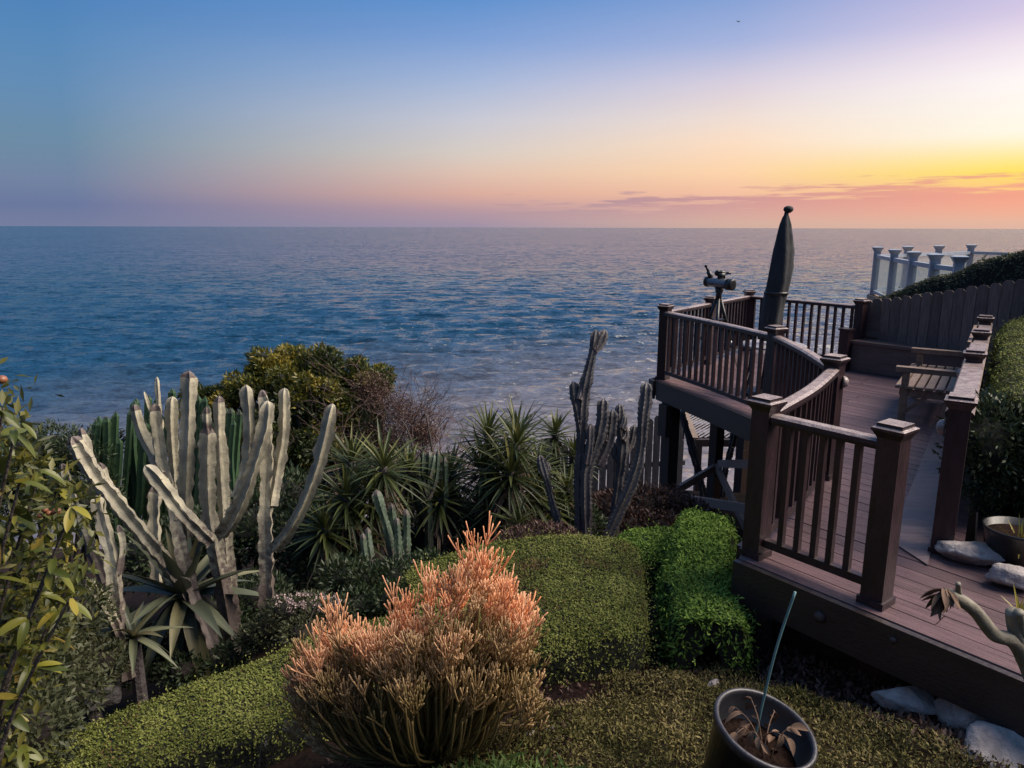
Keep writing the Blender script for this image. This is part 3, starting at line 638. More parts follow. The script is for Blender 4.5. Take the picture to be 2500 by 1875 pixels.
mb = MB(); mb.box((tc0.x, tc0.y, mz-0.10), (0.09, 0.07, 0.05)); mb.tube([(tc0.x, tc0.y, mz-0.06), (tc0.x, tc0.y, mz-0.24)], [0.035, 0.045], 12); mb.tube([(tc0.x-0.05, tc0.y, mz-0.06), (tc0.x-0.02, tc0.y, mz-0.16)], 0.012, 8); mb.tube([(tc0.x+0.06, tc0.y, mz-0.06), (tc0.x+0.03, tc0.y, mz-0.16)], 0.012, 8); mb.build('mount', m_black, te, True)
for k in range(3):
    a = k*2*math.pi/3+0.25; c_, s_ = math.cos(a), math.sin(a)
    p0 = Vector((tc0.x+0.03*c_, tc0.y+0.03*s_, mz-0.22)); p1 = Vector((tc0.x+0.40*c_, tc0.y+0.40*s_, 0.002))
    mb = MB(); mb.tube([p0, p0.lerp(p1, 0.55)], 0.024, 8); lg = mb.build('leg', m_black, te, True)
    mb = MB(); mb.tube([p0.lerp(p1, 0.5), p1], 0.012, 8); o = mb.build('leg_tube', m_steel, lg, True)
mb = MB(); mb.lathe([(0.01, 0), (0.13, 0), (0.13, 0.015), (0.01, 0.015)], (tc0.x, tc0.y, mz-0.52), 3); mb.build('tray', m_black, te)

# neighbour's deck with white posts and glass
nd = thing('neighbour_deck', (9.5, 15.5, 0.6), 'neighbouring timber deck platform carrying the white railing', 'deck')
NP = [(6.9, 11.4), (8.3, 17.0), (12.3, 20.0), (13.6, 14.8)]
mb = MB(); mb.prism(NP, 0.50, 0.585); mb.build('floor', m_tan, nd)
mb = MB(); mb.sweep([(6.85, 11.3, 0), (8.22, 17.05, 0), (12.3, 20.1, 0)], [(-0.03, 0.34), (0.03, 0.34), (0.03, 0.58), (-0.03, 0.58)]); mb.build('beam', m_tan, nd)
for x, y in ((8.2, 16.7), (7.3, 13.2), (12.1, 19.7)):
    MB().box((x, y, (0.34+gz(x, y)-0.3)/2), (0.16, 0.16, 0.34-gz(x, y)+0.3)).build('support_post', m_post, nd)
gr = thing('glass_railing', (8.3, 17.0, 0.6), 'white post railing with glass panes on the neighbouring deck', 'railing')
mb = MB(); mb.box((0, 0, 0.49), (0.135, 0.135, 0.98)); wp = mb.mesh('white_post', m_bluewhite)
mb = MB()
for i, (w_, z) in enumerate([(0.155, 0), (0.16, 0.015), (0.225, 0.07), (0.225, 0.085), (0.15, 0.10)]):
    for x, y in ((-1, -1), (1, -1), (1, 1), (-1, 1)): mb.v.append((x*w_/2, y*w_/2, z))
for i in range(4):
    for k in range(4): k2 = (k+1) % 4; mb.f.append((i*4+k, i*4+k2, i*4+4+k2, i*4+4+k))
mb.f += [(3, 2, 1, 0), (16, 17, 18, 19)]
wc = mb.mesh('post_cap', m_bluewhite)
WPTS = [(6.92, 11.55), (7.05, 12.45), (7.33, 13.65), (7.72, 15.1), (8.3, 17.0), (9.35, 17.7), (10.6, 18.6), (12.1, 19.75), (12.75, 17.6)]
for i, (x, y) in enumerate(WPTS):
    p = inst('white_post', wp, (x, y, 0.587), math.atan2(4, 1.5), gr); o = bpy.data.objects.new('post_cap', wc); COL.objects.link(o); o.parent = p; o.location = (0, 0, 0.975)
for (x0, y0), (x1, y1) in zip(WPTS, WPTS[1:]):
    a_ = Vector((x0, y0, 0)); b_ = Vector((x1, y1, 0)); d = (b_-a_).normalized(); a_ += d*0.08; b_ -= d*0.08
    z = Vector((0, 0, 1))
    MB().beam(a_+z*1.45, b_+z*1.45, 0.075, 0.075).build('hand_rail', m_bluewhite, gr)
    MB().beam(a_+z*0.66, b_+z*0.66, 0.06, 0.06).build('bottom_rail', m_bluewhite, gr)
    MB().beam(a_+z*1.05, b_+z*1.05, 0.008, 0.71).build('glass_pane', m_glass, gr)

# grey picket fence on the slope
gf = thing('picket_fence', (2.2, 13.0, -2.5), 'grey dog-eared board fence on the slope beyond the purple cactus', 'fence')
for i in range(19):
    x = 0.55+i*0.145; y = 13.0+0.02*i; z1 = P(1470, 1083, 13).z+(0.0 if i < 8 else 0.035*(i-8))-0.02+random.uniform(-.03, .03)
    if i > 13: z1 += 0.22
    w_ = 0.125; mb = MB(); prof = [(-w_/2, -1.7), (w_/2, -1.7), (w_/2, -0.05), (w_/2-0.035, 0), (-w_/2+0.035, 0), (-w_/2, -0.05)]
    vs_ = [(a, -0.01, b) for a, b in prof]+[(a, 0.01, b) for a, b in prof]
    mb.add(vs_, [tuple(range(6)), tuple(range(11, 5, -1))]+[((k+1) % 6, k, 6+k, 6+(k+1) % 6) for k in range(6)])
    o = inst('fence_board', mb.mesh('fence_board', m_greyfence), (x, y, z1), random.uniform(-.05, .05), gf)
mb = MB(); mb.beam((0.45, 13.05, -2.35), (3.3, 13.42, -2.30), 0.05, 0.09); mb.build('fence_rail', m_greyfence, gf)
for x in (0.6, 1.9, 3.2):
    MB().box((x, 13.08+0.14*(x-.5)*.9, -2.6), (0.1, 0.1, 1.5)).build('fence_post', m_greyfence, gf)

# lattice shade roof below the deck
lt = thing('lattice_pergola', (4.6, 16.8, -3.6), 'grey lattice shade roof standing on posts below the deck', 'pergola')
LZ = -2.55; lx0, lx1, ly0, ly1 = 4.05, 6.6, 15.6, 18.8
for k, (a_, b_) in enumerate((((lx0, ly0), (lx0+0.42, ly1)), ((lx0, ly0), (lx1, ly0)), ((lx0+0.42, ly1), (lx1, ly1)), ((lx1, ly0), (lx1, ly1)))):
    MB().beam((*a_, LZ+(0.03 if k == 0 else 0)), (*b_, LZ+(0.03 if k == 0 else 0)), 0.12, 0.16).build('frame_beam', m_tan if k == 0 else m_post, lt)
for y in (16.3, 17.1, 17.95):
    MB().beam((lx0+0.1, y, LZ-0.05), (lx1-0.05, y, LZ-0.05), 0.06, 0.12).build('cross_beam', m_post, lt)
for k in range(40):
    x = lx0-2.2+0.115*k; y0_, y1_ = ly0+0.06, ly1-0.06
    t0 = max(0, (lx0+0.1-x)/2.2); t1 = min(1, (lx1-0.08-x)/2.2)
    if t1-t0 < 0.05: continue
    MB().beam((x+2.2*t0, y0_+(y1_-y0_)*t0, LZ+0.095), (x+2.2*t1, y0_+(y1_-y0_)*t1, LZ+0.095), 0.045, 0.012).build('lattice_slat', m_lattice, lt)
for x, y in ((lx0+0.08, ly0), (lx0+0.45, ly1), (lx1, ly0), (lx1, ly1)):
    MB().box((x, y, (LZ-0.08+gz(x, y)-0.2)/2), (0.12, 0.12, LZ-0.08-gz(x, y)+0.2)).build('post', m_post, lt)

# far aircraft
ap = P(1802, 51, 3000); ar = thing('airplane', ap, 'tiny dark aircraft high in the evening sky', 'airplane')
mb = MB(); mb.tube([ap+Vector((-7, 0, 1.5)), ap+Vector((-5, 0, 0.8)), ap+Vector((5, 0, -0.8)), ap+Vector((7, 0, -1.4))], [0.3, 1.0, 1.0, 0.2], 8); mb.build('fuselage', m_black, ar, True)
mb = MB(); mb.beam(ap+Vector((0, -11, 0.3)), ap+Vector((0, 11, 0.3)), 2.4, 0.35); mb.build('wing', m_black, ar)
mb = MB(); mb.beam(ap+Vector((-6.2, 0, 1.2)), ap+Vector((-7, 0, 4.2)), 0.3, 1.6); mb.build('tail_fin', m_black, ar)
# ==== PLANTS ====
def leaves(pos, axis, up, ln, wd, fold=0.18, tint=None):
    n = len(pos); axis = axis/np.linalg.norm(axis, axis=1, keepdims=True)
    side = np.cross(axis, up); side /= np.maximum(np.linalg.norm(side, axis=1, keepdims=True), 1e-6); nn_ = np.cross(side, axis)
    ln = np.broadcast_to(ln, n)[:, None]; wd = np.broadcast_to(wd, n)[:, None]
    a_ = pos; t_ = pos+axis*ln; mid = pos+axis*ln*0.45
    l_ = mid+side*wd/2+nn_*wd*fold; r_ = mid-side*wd/2+nn_*wd*fold
    V = np.stack([a_, r_, t_, l_], 1).reshape(-1, 3); i = np.arange(n)*4
    F = np.concatenate([np.stack([i, i+1, i+2], -1), np.stack([i, i+2, i+3], -1)])
    tint = rng.random(n) if tint is None else tint
    return V, F, np.repeat(tint, 4)
def rdir(n):
    v = rng.normal(size=(n, 3)); return v/np.linalg.norm(v, axis=1, keepdims=True)
def sample_surface(v, f, n, wf=None):
    v = np.asarray(v); f = np.asarray(f); tr = np.concatenate([f[:, [0, 1, 2]], f[:, [0, 2, 3]]]) if f.shape[1] == 4 else f
    a, b, c_ = v[tr[:, 0]], v[tr[:, 1]], v[tr[:, 2]]; cr = np.cross(b-a, c_-a); ar_ = np.linalg.norm(cr, axis=1)/2
    nr_ = cr/np.maximum(np.linalg.norm(cr, axis=1, keepdims=True), 1e-9); w_ = ar_ if wf is None else ar_*wf(nr_)
    k = rng.choice(len(tr), n, p=w_/w_.sum()); r1 = np.sqrt(rng.random(n)); r2 = rng.random(n)
    p = a[k]*(1-r1)[:, None]+b[k]*(r1*(1-r2))[:, None]+c_[k]*(r1*r2)[:, None]
    return p, nr_[k]
def hedge_core(path, wid, top, bot, K=22, step=0.10, power=3.2, amp=0.05, tilt=0.0):
    n0 = len(path); cum = [0]
    for a, b in zip(path, path[1:]): cum.append(cum[-1]+math.dist(a, b))
    ns = max(4, int(cum[-1]/step)); rings = []
    for i in range(ns+1):
        s_ = cum[-1]*i/ns; j = 0
        while j < n0-2 and cum[j+1] < s_: j += 1
        t = (s_-cum[j])/(cum[j+1]-cum[j]); L_ = lambda q: q[j]*(1-t)+q[j+1]*t
        x = path[j][0]*(1-t)+path[j+1][0]*t; y = path[j][1]*(1-t)+path[j+1][1]*t
        jj = min(max(j, 0), n0-2); d = Vector(path[jj+1])-Vector(path[jj]); d.normalize()
        e = min(s_, cum[-1]-s_)/0.18; e = min(1, e)
        ef = 0.84+0.16*math.sqrt(max(0, 1-(1-e)**2)); rings.append((x, y, d, L_(wid)*ef, L_(top)-(1-ef)*0.12, L_(bot)))
    V = []
    for (x, y, d, w_, zt, zb) in rings:
        for k in range(K):
            a = math.pi*k/(K-1); cx = -math.cos(a); cz = math.sin(a)
            px = math.copysign(abs(cx)**(2/power), cx); pz = abs(cz)**(2/power)
            p = Vector((x, y, 0))+Vector((d.y, -d.x, 0))*px*w_/2; z = zb+(zt-zb+tilt*px)*pz
            q = Vector((p.x, p.y, z)); nn_ = amp*noise.noise(q*3.1)+amp*0.6*noise.noise(q*8)
            p += Vector((d.y*px, -d.x*px, 0))*nn_; z += nn_*pz
            V.append((p.x, p.y, z))
    m = len(rings); F = [(i*K+k, (i+1)*K+k, (i+1)*K+k+1, i*K+k+1) for i in range(m-1) for k in range(K-1)]
    for i, rev in ((0, False), (m-1, True)):
        c_ = np.mean(V[i*K:(i+1)*K], axis=0); V.append(tuple(c_)); ci = len(V)-1
        for k in range(K-1):
            tri = (i*K+k, i*K+k+1, ci, ci); F.append(tri if not rev else (i*K+k+1, i*K+k, ci, ci))
    return np.array(V), F
def hedge(name, label, path, wid, top, bot, n, ln, wd, mat, core=None, cat='hedge', outn=0.55, amp=0.05, power=3.2, group=None, tilt=0.0):
    V, F = hedge_core(path, wid, top, bot, amp=amp, power=power, tilt=tilt)
    cx, cy = np.mean([p[0] for p in path]), np.mean([p[1] for p in path])
    root = thing(name, (cx, cy, float(np.mean(bot))), label, cat, group)
    Fc = [tuple(dict.fromkeys(f)) for f in F]
    shr = V.copy(); cen = np.array([cx, cy, 0])
    cent = V.mean(axis=0); 
    obj('shade_core', V-0.02*(V-cent), Fc, core or m_core, root, kind='stuff')  # dark solid core, painted shade behind the leaves
    Ft = np.array([f[:3] for f in F]+[(f[0], f[2], f[3]) for f in F if f[2] != f[3]])
    p, nr_ = sample_surface(V, Ft, n, lambda q: 0.10+0.90*np.clip(np.abs(q[:, 2])*1.5-.25, 0, 1))  # sparse side leaves let the dark core darken the hedge faces
    # outward normals
    flip = np.sign(np.einsum('ij,ij->i', nr_, p-cent)); flip[flip == 0] = 1; nr_ = nr_*flip[:, None]
    tg = rdir(n); tg = tg-nr_*np.einsum('ij,ij->i', tg, nr_)[:, None]; ax = tg+nr_*(outn*1.1*rng.random(n))[:, None]+rdir(n)*0.12
    p = p+nr_*(rng.random(n)[:, None]*0.045-0.03)
    upv = nr_+rdir(n)*0.38
    clump = np.array([noise.noise(Vector(q)*5.0) for q in p]); tint = np.clip(0.45+0.35*clump+rng.normal(size=n)*0.17, 0, 1)
    v, f, t = leaves(p, ax, upv, ln*(0.6+0.8*rng.random(n)), wd*(0.7+0.6*rng.random(n)), tint=tint)
    ns_ = n//55; ps, nsr = sample_surface(V, Ft, ns_); fl_ = np.sign(np.einsum('ij,ij->i', nsr, ps-cent)); nsr = nsr*fl_[:, None]
    ps = np.repeat(ps, 5, 0)+np.repeat(nsr+rdir(ns_)*.4, 5, 0)*np.tile(np.linspace(.0, .055, 5), ns_)[:, None]; m5 = len(ps)
    v2, f2, t2 = leaves(ps, rdir(m5)+np.repeat(nsr, 5, 0)*.6, rdir(m5), ln*(.6+.6*rng.random(m5)), wd*.9, tint=np.clip(.6+.25*rng.random(m5), 0, 1))
    f = np.concatenate([f, f2+len(v)]); v = np.concatenate([v, v2]); t = np.concatenate([t, t2])
    obj('foliage', v, f, mat, root, attrs={'tint': t}, kind='stuff'); return root
GZ = lambda pts, d=0.05: [gz(x, y)-d for x, y in pts]
# clipped hedges
p_ = [(-3.1, 2.95), (-2.3, 3.32), (-1.75, 3.66), (-1.2, 4.02), (-0.62, 4.30)]
hedge('clipped_hedge', 'long low flat-topped green hedge below the pale candelabra cactus', p_, [0.38, 0.42, 0.52, 0.60, 0.58], [-0.72, -0.62, -0.58, -0.55, -0.50], GZ(p_, .1), 60000, 0.019, 0.009, m_hedge, amp=0.022, power=8.0, tilt=-0.05)
p_ = [(-0.62, 4.36), (-0.05, 4.52), (0.42, 4.58), (0.88, 4.54)]
hedge('clipped_hedge', 'wide smooth domed green hedge behind the orange firestick bush', p_, [1.1, 1.25, 1.25, 1.10], [-0.32, -0.25, -0.21, -0.22], GZ(p_, .15), 75000, 0.019, 0.009, m_hedge, amp=0.018, power=9.0, tilt=-0.07)
p_ = [(1.20, 4.02), (1.29, 4.60), (1.46, 5.3), (1.72, 6.1)]
hedge('clipped_hedge', 'bright green leafy hedge pressed against the deck fascia', p_, [0.46, 0.5, 0.52, 0.5], [-0.25, -0.20, -0.27, -0.38], GZ(p_, .1), 26000, 0.034, 0.012, m_hedge2, amp=0.05, outn=0.7, power=5)
p_ = [(0.98, 5.95), (1.30, 6.05), (1.75, 6.15)]
hedge('clipped_hedge', 'small dark green hedge block between the bright hedge and the purple cactus', p_, [0.6, 0.66, 0.6], [-0.58, -0.57, -0.60], GZ(p_, .1), 9000, 0.032, 0.012, m_hedge2, amp=0.06)
rh = [tuple(R0+RN*0.80+RD*s_) for s_ in (0.75, 2.2, 4.0, 5.3)]
hedge('clipped_hedge', 'broad clipped green hedge beside the pale topped railing', rh, [1.35, 1.35, 1.35, 1.3], [0.93, 0.97, 1.0, 1.02], [0.0]*4, 60000, 0.026, 0.011, m_hedge, amp=0.025, power=9)
ih = [tuple(A_+fd_*t+Vector((0.32, 0.2))) for t in (0.0, 0.13, 0.25, 0.40, 0.7, 1.0)]
hedge('ivy_hedge', 'sloping dark green hedge rising above the weathered plank fence', ih, [0.5]*6, [1.04, 1.30, 1.52, 1.82, 2.3, 2.6], [0.0]*6, 22000, 0.04, 0.02, m_olive, amp=0.05)

# ---- low juniper ground cover (uncountable)
def cover(label, name, cat, fn, n, xr, yr, ln, wd, mat, h=0.06, kind='stuff'):
    pts = []
    while len(pts) < n:
        x = rng.uniform(*xr); y = rng.uniform(*yr)
        f_ = fn(x, y)
        if f_ <= 0 or rng.random() > f_: continue
        bumpz = 0.5+0.5*noise.noise(Vector((x*4, y*4, 1)))
        pts.append((x, y, gn(x, y)+h*bumpz*rng.random()+0.10*max(0, noise.noise(Vector((x*2.2, y*2.2, 4))))*f_))
    p = np.array(pts); ax = rdir(n)*0.8+np.array([0, -0.15, 0.6]); upv = rdir(n)+np.array([0, 0, 0.5])
    cl = np.array([noise.noise(Vector(q)*4) for q in p]); tint = np.clip(0.5+0.5*cl+rng.normal(size=n)*.18, 0, 1)
    v, f, t = leaves(p, ax, upv, ln*(.6+.8*rng.random(n)), wd*(.7+.6*rng.random(n)), tint=tint)
    return lab(obj(name, v, f, mat, attrs={'tint': t}), label, cat, kind=kind)
def fz1(x, y):
    s_ = (Vector((x, y))-Vector((1.43, 4.37))).dot(FQ)                     # in front of the fascia
    e = y-(1.95+0.0*x)
    lim = 3.72+0.12*math.sin(x*5)+0.25*noise.noise(Vector((x*3, y*3, 9)))
    pathd = (x-0.75)*0.62-(y-3.42)                                          # keeps the dirt path clear
    if s_ > -0.16: return 0
    k = sstep(-0.62, -0.30, pathd+0.18*noise.noise(Vector((x*4, y*4, 2))))
    return k*sstep(0.0, 0.25, -s_-0.1)
cover('olive brown juniper ground cover around the black pot', 'ground_cover', 'ground cover', fz1, 90000, (-0.9, 2.9), (1.5, 4.2), 0.024, 0.009, m_cover, 0.10)
def ffern(x, y):
    d = math.hypot((x+0.12)/0.42, (y-2.78)/0.28); return max(0, 1-d)
cover('feathery green fronds at the foot of the firestick bush', 'fern_patch', 'ferns', ffern, 3500, (-0.7, 0.5), (2.3, 3.2), 0.07, 0.014, m_fern, 0.20)

# ---- cacti
def ribbed(path, r0, ribs, depth, wave=0.0, wl=0.06, step=0.03, sub_=4, tip=0.07, age0=0.6, lump=0.08, phase=0.0, blunt=False):
    pts = resample(catmull(path, 8), step); n = len(pts); m = ribs*sub_; t = (pts[1]-pts[0]).normalized(); nv = t.orthogonal().normalized()
    deadtip = 1 if random.random() < .6 else 0; total = (n-1)*step; V = []; age = []; rib = []; off = random.uniform(0, 60)
    for i, p in enumerate(pts):
        t2 = (pts[min(i+1, n-1)]-pts[max(i-1, 0)]).normalized(); nv = (nv-t2*nv.dot(t2)).normalized(); bv = t2.cross(nv); s_ = i*step
        e = (total-s_)/tip; rad = r0 if not hasattr(r0, '__len__') else r0[0]+(r0[1]-r0[0])*s_/total
        rad *= 1+lump*0.8*math.sin(s_*7+off+2*noise.noise(Vector((s_*2, off, 5))))+lump*1.5*noise.noise(Vector((s_*6, off, 0)))
        if e < 1: rad *= max(0.12, math.sqrt(max(0, 1-(1-e)**2)) if not blunt else (max(0.0, 1-(1-e)**6))**0.5)
        for k in range(m):
            a = 2*math.pi*k/m+phase; x = abs(math.sin(math.pi*k/sub_)) if sub_ > 1 else 0
            rr_ = rad*(1-depth*x**0.62); cr = 1.0 if k % sub_ == 0 else 0.0
            if cr: rr_ *= 1+0.55*wave*math.sin(2*math.pi*s_/wl+(k//sub_)*1.3+2.2*noise.noise(Vector((s_*4, k, off))))+1.5*wave*noise.noise(Vector((s_*11, k*3.7, off)))
            else: rr_ *= 1+0.05*noise.noise(Vector((s_*14, k*1.9, off)))
            V.append(p+(nv*math.cos(a)+bv*math.sin(a))*rr_); age.append(max(0, age0*(1-s_/total*1.15), (0.55 if (total-s_) < 0.05 else 0)*deadtip)); rib.append(cr*(1.0 if math.sin(2*math.pi*s_/wl*1.0+(k//sub_)*1.3) > .35 else .62))
    F = [(i*m+k, i*m+(k+1) % m, (i+1)*m+(k+1) % m, (i+1)*m+k) for i in range(n-1) for k in range(m)]
    F += [tuple(range(m-1, -1, -1)), tuple((n-1)*m+k for k in range(m))]
    return V, F, {'age': age, 'rib': rib}
def stem(root, path, r0, ribs, depth, mat, name='stem', **kw):
    V, F, at = ribbed(path, r0, ribs, depth, **kw); o = obj(name, V, F, mat, root, smooth=False, attrs=at)
    if mat in (m_pcactus, m_gcactus):
        rb = np.array(at['rib']); idx = np.where(rb > .9)[0]; idx = idx[rng.random(len(idx)) < .30]
        if len(idx) > 3:
            m_ = ribs*kw.get('sub_', 4); Va = np.array([tuple(q) for q in V]); ring = idx//m_; cen = np.array([Va[r_*m_:(r_+1)*m_].mean(0) for r_ in ring])
            out = Va[idx]-cen; out /= np.maximum(np.linalg.norm(out, axis=1, keepdims=True), 1e-6); p3 = np.repeat(Va[idx], 3, 0); n3 = len(p3)
            v, f, t = leaves(p3, np.repeat(out, 3, 0)+rdir(n3)*.7, rdir(n3), .014*(.5+rng.random(n3)), .004); so_ = obj('spines', v, f, m_spine, o, attrs={'tint': t}, kind='stuff')
    return o
def q8(x, y, Y=5.0): return P(100+x/2.074, 850+y/2.074, Y)
pc_base = q8(930, 1560, 5.0); pc_base.z = gz(pc_base.x, pc_base.y)
def pcactus(label, loc, stems, dY=0.0):
    root = thing('candelabra_cactus', loc, label, 'cactus')
    for i, (pts, r, age0) in enumerate(stems):
        path = [q8(x, y, Y) for x, y, Y in pts]
        r = (r[0]*.53, r[1]*.50) if hasattr(r, '__len__') else r*.50
        stem(root, path, r, random.choice((4, 4, 5)), 0.50, m_pcactus, wave=0.17, wl=0.095+0.03*random.random(), step=0.014, sub_=6, tip=0.08, age0=min(1, age0+.12), lump=0.09, phase=random.uniform(0, 1.5))
    return root
pcactus('tall pale grey-green candelabra cactus with leaning central trunk', tuple(pc_base), [
    ([(935, 1630, 4.8), (860, 1450, 4.85), (790, 1270, 4.95), (725, 1060, 5.0), (690, 900, 5.05), (650, 720, 5.1), (612, 560, 5.12), (592, 400, 5.12), (580, 285, 5.1)], (0.125, 0.105), .75),
    ([(630, 640, 5.1), (560, 520, 5.18), (510, 420, 5.2), (475, 290, 5.2)], 0.085, .15),
    ([(600, 380, 5.12), (597, 260, 5.12), (590, 150, 5.14)], 0.035, .1),
    ([(560, 330, 5.1), (540, 270, 5.08), (525, 225, 5.08)], 0.035, .1),
    ([(690, 880, 5.05), (690, 700, 5.2), (672, 460, 5.25), (668, 250, 5.25)], 0.088, .2),
    ([(745, 960, 5.1), (735, 760, 5.05), (742, 550, 5.0), (750, 330, 5.0), (752, 120, 5.0)], 0.108, .2),
    ([(770, 1280, 5.0), (640, 1090, 4.9), (540, 975, 4.82), (390, 790, 4.75), (270, 640, 4.7), (160, 455, 4.65)], 0.115, .45),
    ([(310, 700, 4.72), (260, 590, 4.78), (205, 410, 4.8)], 0.07, .2),
    ([(390, 800, 4.75), (340, 690, 4.85), (300, 585, 4.85)], 0.06, .3),
    ([(865, 985, 4.82), (740, 860, 4.72), (620, 710, 4.66), (530, 600, 4.62)], 0.105, .35)])
pcactus('pale candelabra cactus with thick forked trunk of upright arms', tuple(q8(960, 1440, 5.1)), [
    ([(975, 1560, 5.02), (965, 1440, 5.05), (925, 1200, 5.05), (890, 1020, 5.05), (858, 850, 5.05), (846, 640, 5.02), (848, 400, 5.0)], (0.125, 0.108), .65),
    ([(985, 1460, 5.15), (960, 1150, 5.15), (940, 900, 5.15), (922, 640, 5.2), (910, 430, 5.2), (905, 245, 5.2)], (0.10, 0.088), .5),
    ([(905, 950, 5.0), (975, 860, 4.92), (1045, 690, 4.86), (1100, 520, 4.84), (1135, 390, 4.84), (1150, 270, 4.84)], 0.115, .25),
    ([(1000, 760, 4.95), (1040, 610, 5.0), (1055, 420, 5.0), (1040, 190, 5.0)], 0.092, .2),
    ([(850, 420, 5.0), (846, 360, 5.0), (842, 300, 5.0)], 0.06, .5)])
pcactus('pale candelabra cactus with straight trunk and one long arm bent outwards', tuple(q8(1150, 1400, 4.95)), [
    ([(1148, 1480, 4.9), (1148, 1390, 4.95), (1145, 1100, 4.95), (1140, 850, 4.97), (1145, 600, 5.0), (1140, 350, 5.02), (1120, 215, 5.02)], (0.125, 0.10), .55),
    ([(1175, 800, 5.0), (1205, 620, 5.08), (1236, 420, 5.1), (1236, 205, 5.1)], 0.092, .15),
    ([(1190, 1015, 4.92), (1290, 880, 4.82), (1380, 680, 4.75), (1435, 500, 4.72), (1480, 285, 4.70)], 0.100, .25)])
pcactus('greyish old candelabra cactus stems among the succulents', tuple(q8(430, 1600, 4.5)), [
    ([(455, 1680, 4.42), (400, 1400, 4.5), (365, 1080, 4.55), (320, 900, 4.6), (280, 755, 4.6)], (0.085, 0.105), .7),
    ([(330, 1190, 4.7), (230, 930, 4.75), (150, 740, 4.8), (110, 590, 4.8)], 0.075, .6),
    ([(400, 1150, 4.55), (420, 1000, 4.6), (395, 900, 4.6)], 0.06, .6),
    ([(250, 1400, 4.4), (150, 1290, 4.4), (60, 1160, 4.4)], 0.09, .5),
    ([(420, 1500, 4.45), (330, 1300, 4.4), (230, 1180, 4.35)], 0.075, .5)])
pcactus('short pale candelabra cactus stump behind the leaning trunk', tuple(q8(585, 1100, 5.7)), [([(590, 1220, 5.7), (582, 1000, 5.7), (578, 860, 5.7), (578, 700, 5.7)], 0.10, .25)])

def q6(x, y, Y=6.5): return P(1100+x/2.765, 750+y/2.765, Y)
def gcactus(label, loc, stems, mat=m_gcactus, conv=q6, ribs=7, depth=0.36, name='columnar_cactus'):
    root = thing(name, loc, label, 'cactus')
    for pts, r, Y in stems:
        path = [conv(x, y, Y+0.04*i) for i, (x, y) in enumerate(pts)]
        stem(root, path, (r[0]*.74, r[1]*.74) if hasattr(r, '__len__') else r*.74, ribs, depth, mat, step=0.022, sub_=4, tip=0.07, age0=0.55, lump=0.17, wave=0.17, wl=0.05, blunt=False)
    return root
b_ = q6(900, 1600, 6.5); b_.z = gz(b_.x, b_.y)
gcactus('tall dark purple-grey ribbed cactus with forked top beside the deck', tuple(b_), [
    ([(890, 1680), (886, 1300), (884, 1000), (890, 760), (905, 580), (940, 400), (975, 250), (985, 150)], (0.084, 0.062), 6.4),
    ([(970, 290), (1010, 235), (1045, 148)], 0.056, 6.62),
    ([(885, 820), (860, 680), (842, 590), (832, 500)], 0.062, 6.5),
    ([(870, 620), (885, 560), (880, 495)], 0.035, 6.5),
    ([(930, 1680), (918, 1300), (925, 1090), (985, 940), (1025, 770), (1035, 615)], 0.078, 6.35),
    ([(1005, 1060), (1065, 930), (1090, 800), (1098, 690)], 0.062, 6.5),
    ([(1040, 900), (1055, 810), (1062, 735)], 0.042, 6.5),
    ([(925, 1060), (945, 920), (948, 785)], 0.058, 6.4)])
gcactus('purple-grey ribbed cactus with knobbly branching arms beside the grey fence', tuple(q6(1080, 1600, 6.6)), [
    ([(1095, 1690), (1110, 1450), (1135, 1220), (1160, 1020), (1165, 900), (1150, 790), (1145, 650)], 0.070, 6.5),
    ([(1165, 985), (1220, 920), (1245, 790)], 0.055, 6.7), ([(1150, 1060), (1112, 990), (1100, 915)], 0.05, 6.6),
    ([(1160, 820), (1180, 770), (1175, 725)], 0.04, 6.6), ([(1170, 900), (1195, 860), (1185, 800)], 0.036, 6.6)])
gcactus('single long purple-grey cactus column leaning towards the deck corner', tuple(q6(1040, 1620, 6.4)), [
    ([(1030, 1690), (1080, 1520), (1165, 1330), (1240, 1150), (1288, 960), (1302, 760), (1318, 620), (1325, 505)], 0.072, 6.3)])
gcactus('thin pale grey cactus stem leaning towards the yuccas', tuple(q6(800, 1600, 6.6)), [
    ([(810, 1690), (760, 1540), (700, 1350), (650, 1160), (625, 1080), (606, 995)], 0.052, 6.5), ([(640, 1150), (665, 1090), (655, 1040)], 0.035, 6.7)])
gcactus('ribbed grey-green cactus standing behind the deck support posts', tuple(P(1745, 1300, 11)), [
    ([(x, y) for x, y in ((1790, 1700), (1740, 1350), (1655, 930), (1600, 690), (1577, 640))], 0.0, 0)][:0] or [
    ([(1735, 1330), (1728, 1250), (1712, 1170), (1690, 1090), (1672, 1030), (1664, 1000)], 0.078, 11.2)], conv=lambda x, y, Y: P(x, y, Y))
gcactus('ribbed grey-green cactus arm rising under the deck beam', tuple(P(1770, 1240, 11.4)), [
    ([(1765, 1250), (1770, 1160), (1785, 1100), (1796, 1050), (1797, 1000)], 0.07, 11.3)], conv=lambda x, y, Y: P(x, y, Y))
def q3(x, y, Y): return P(550+x/3.318, 830+y/3.318, Y)
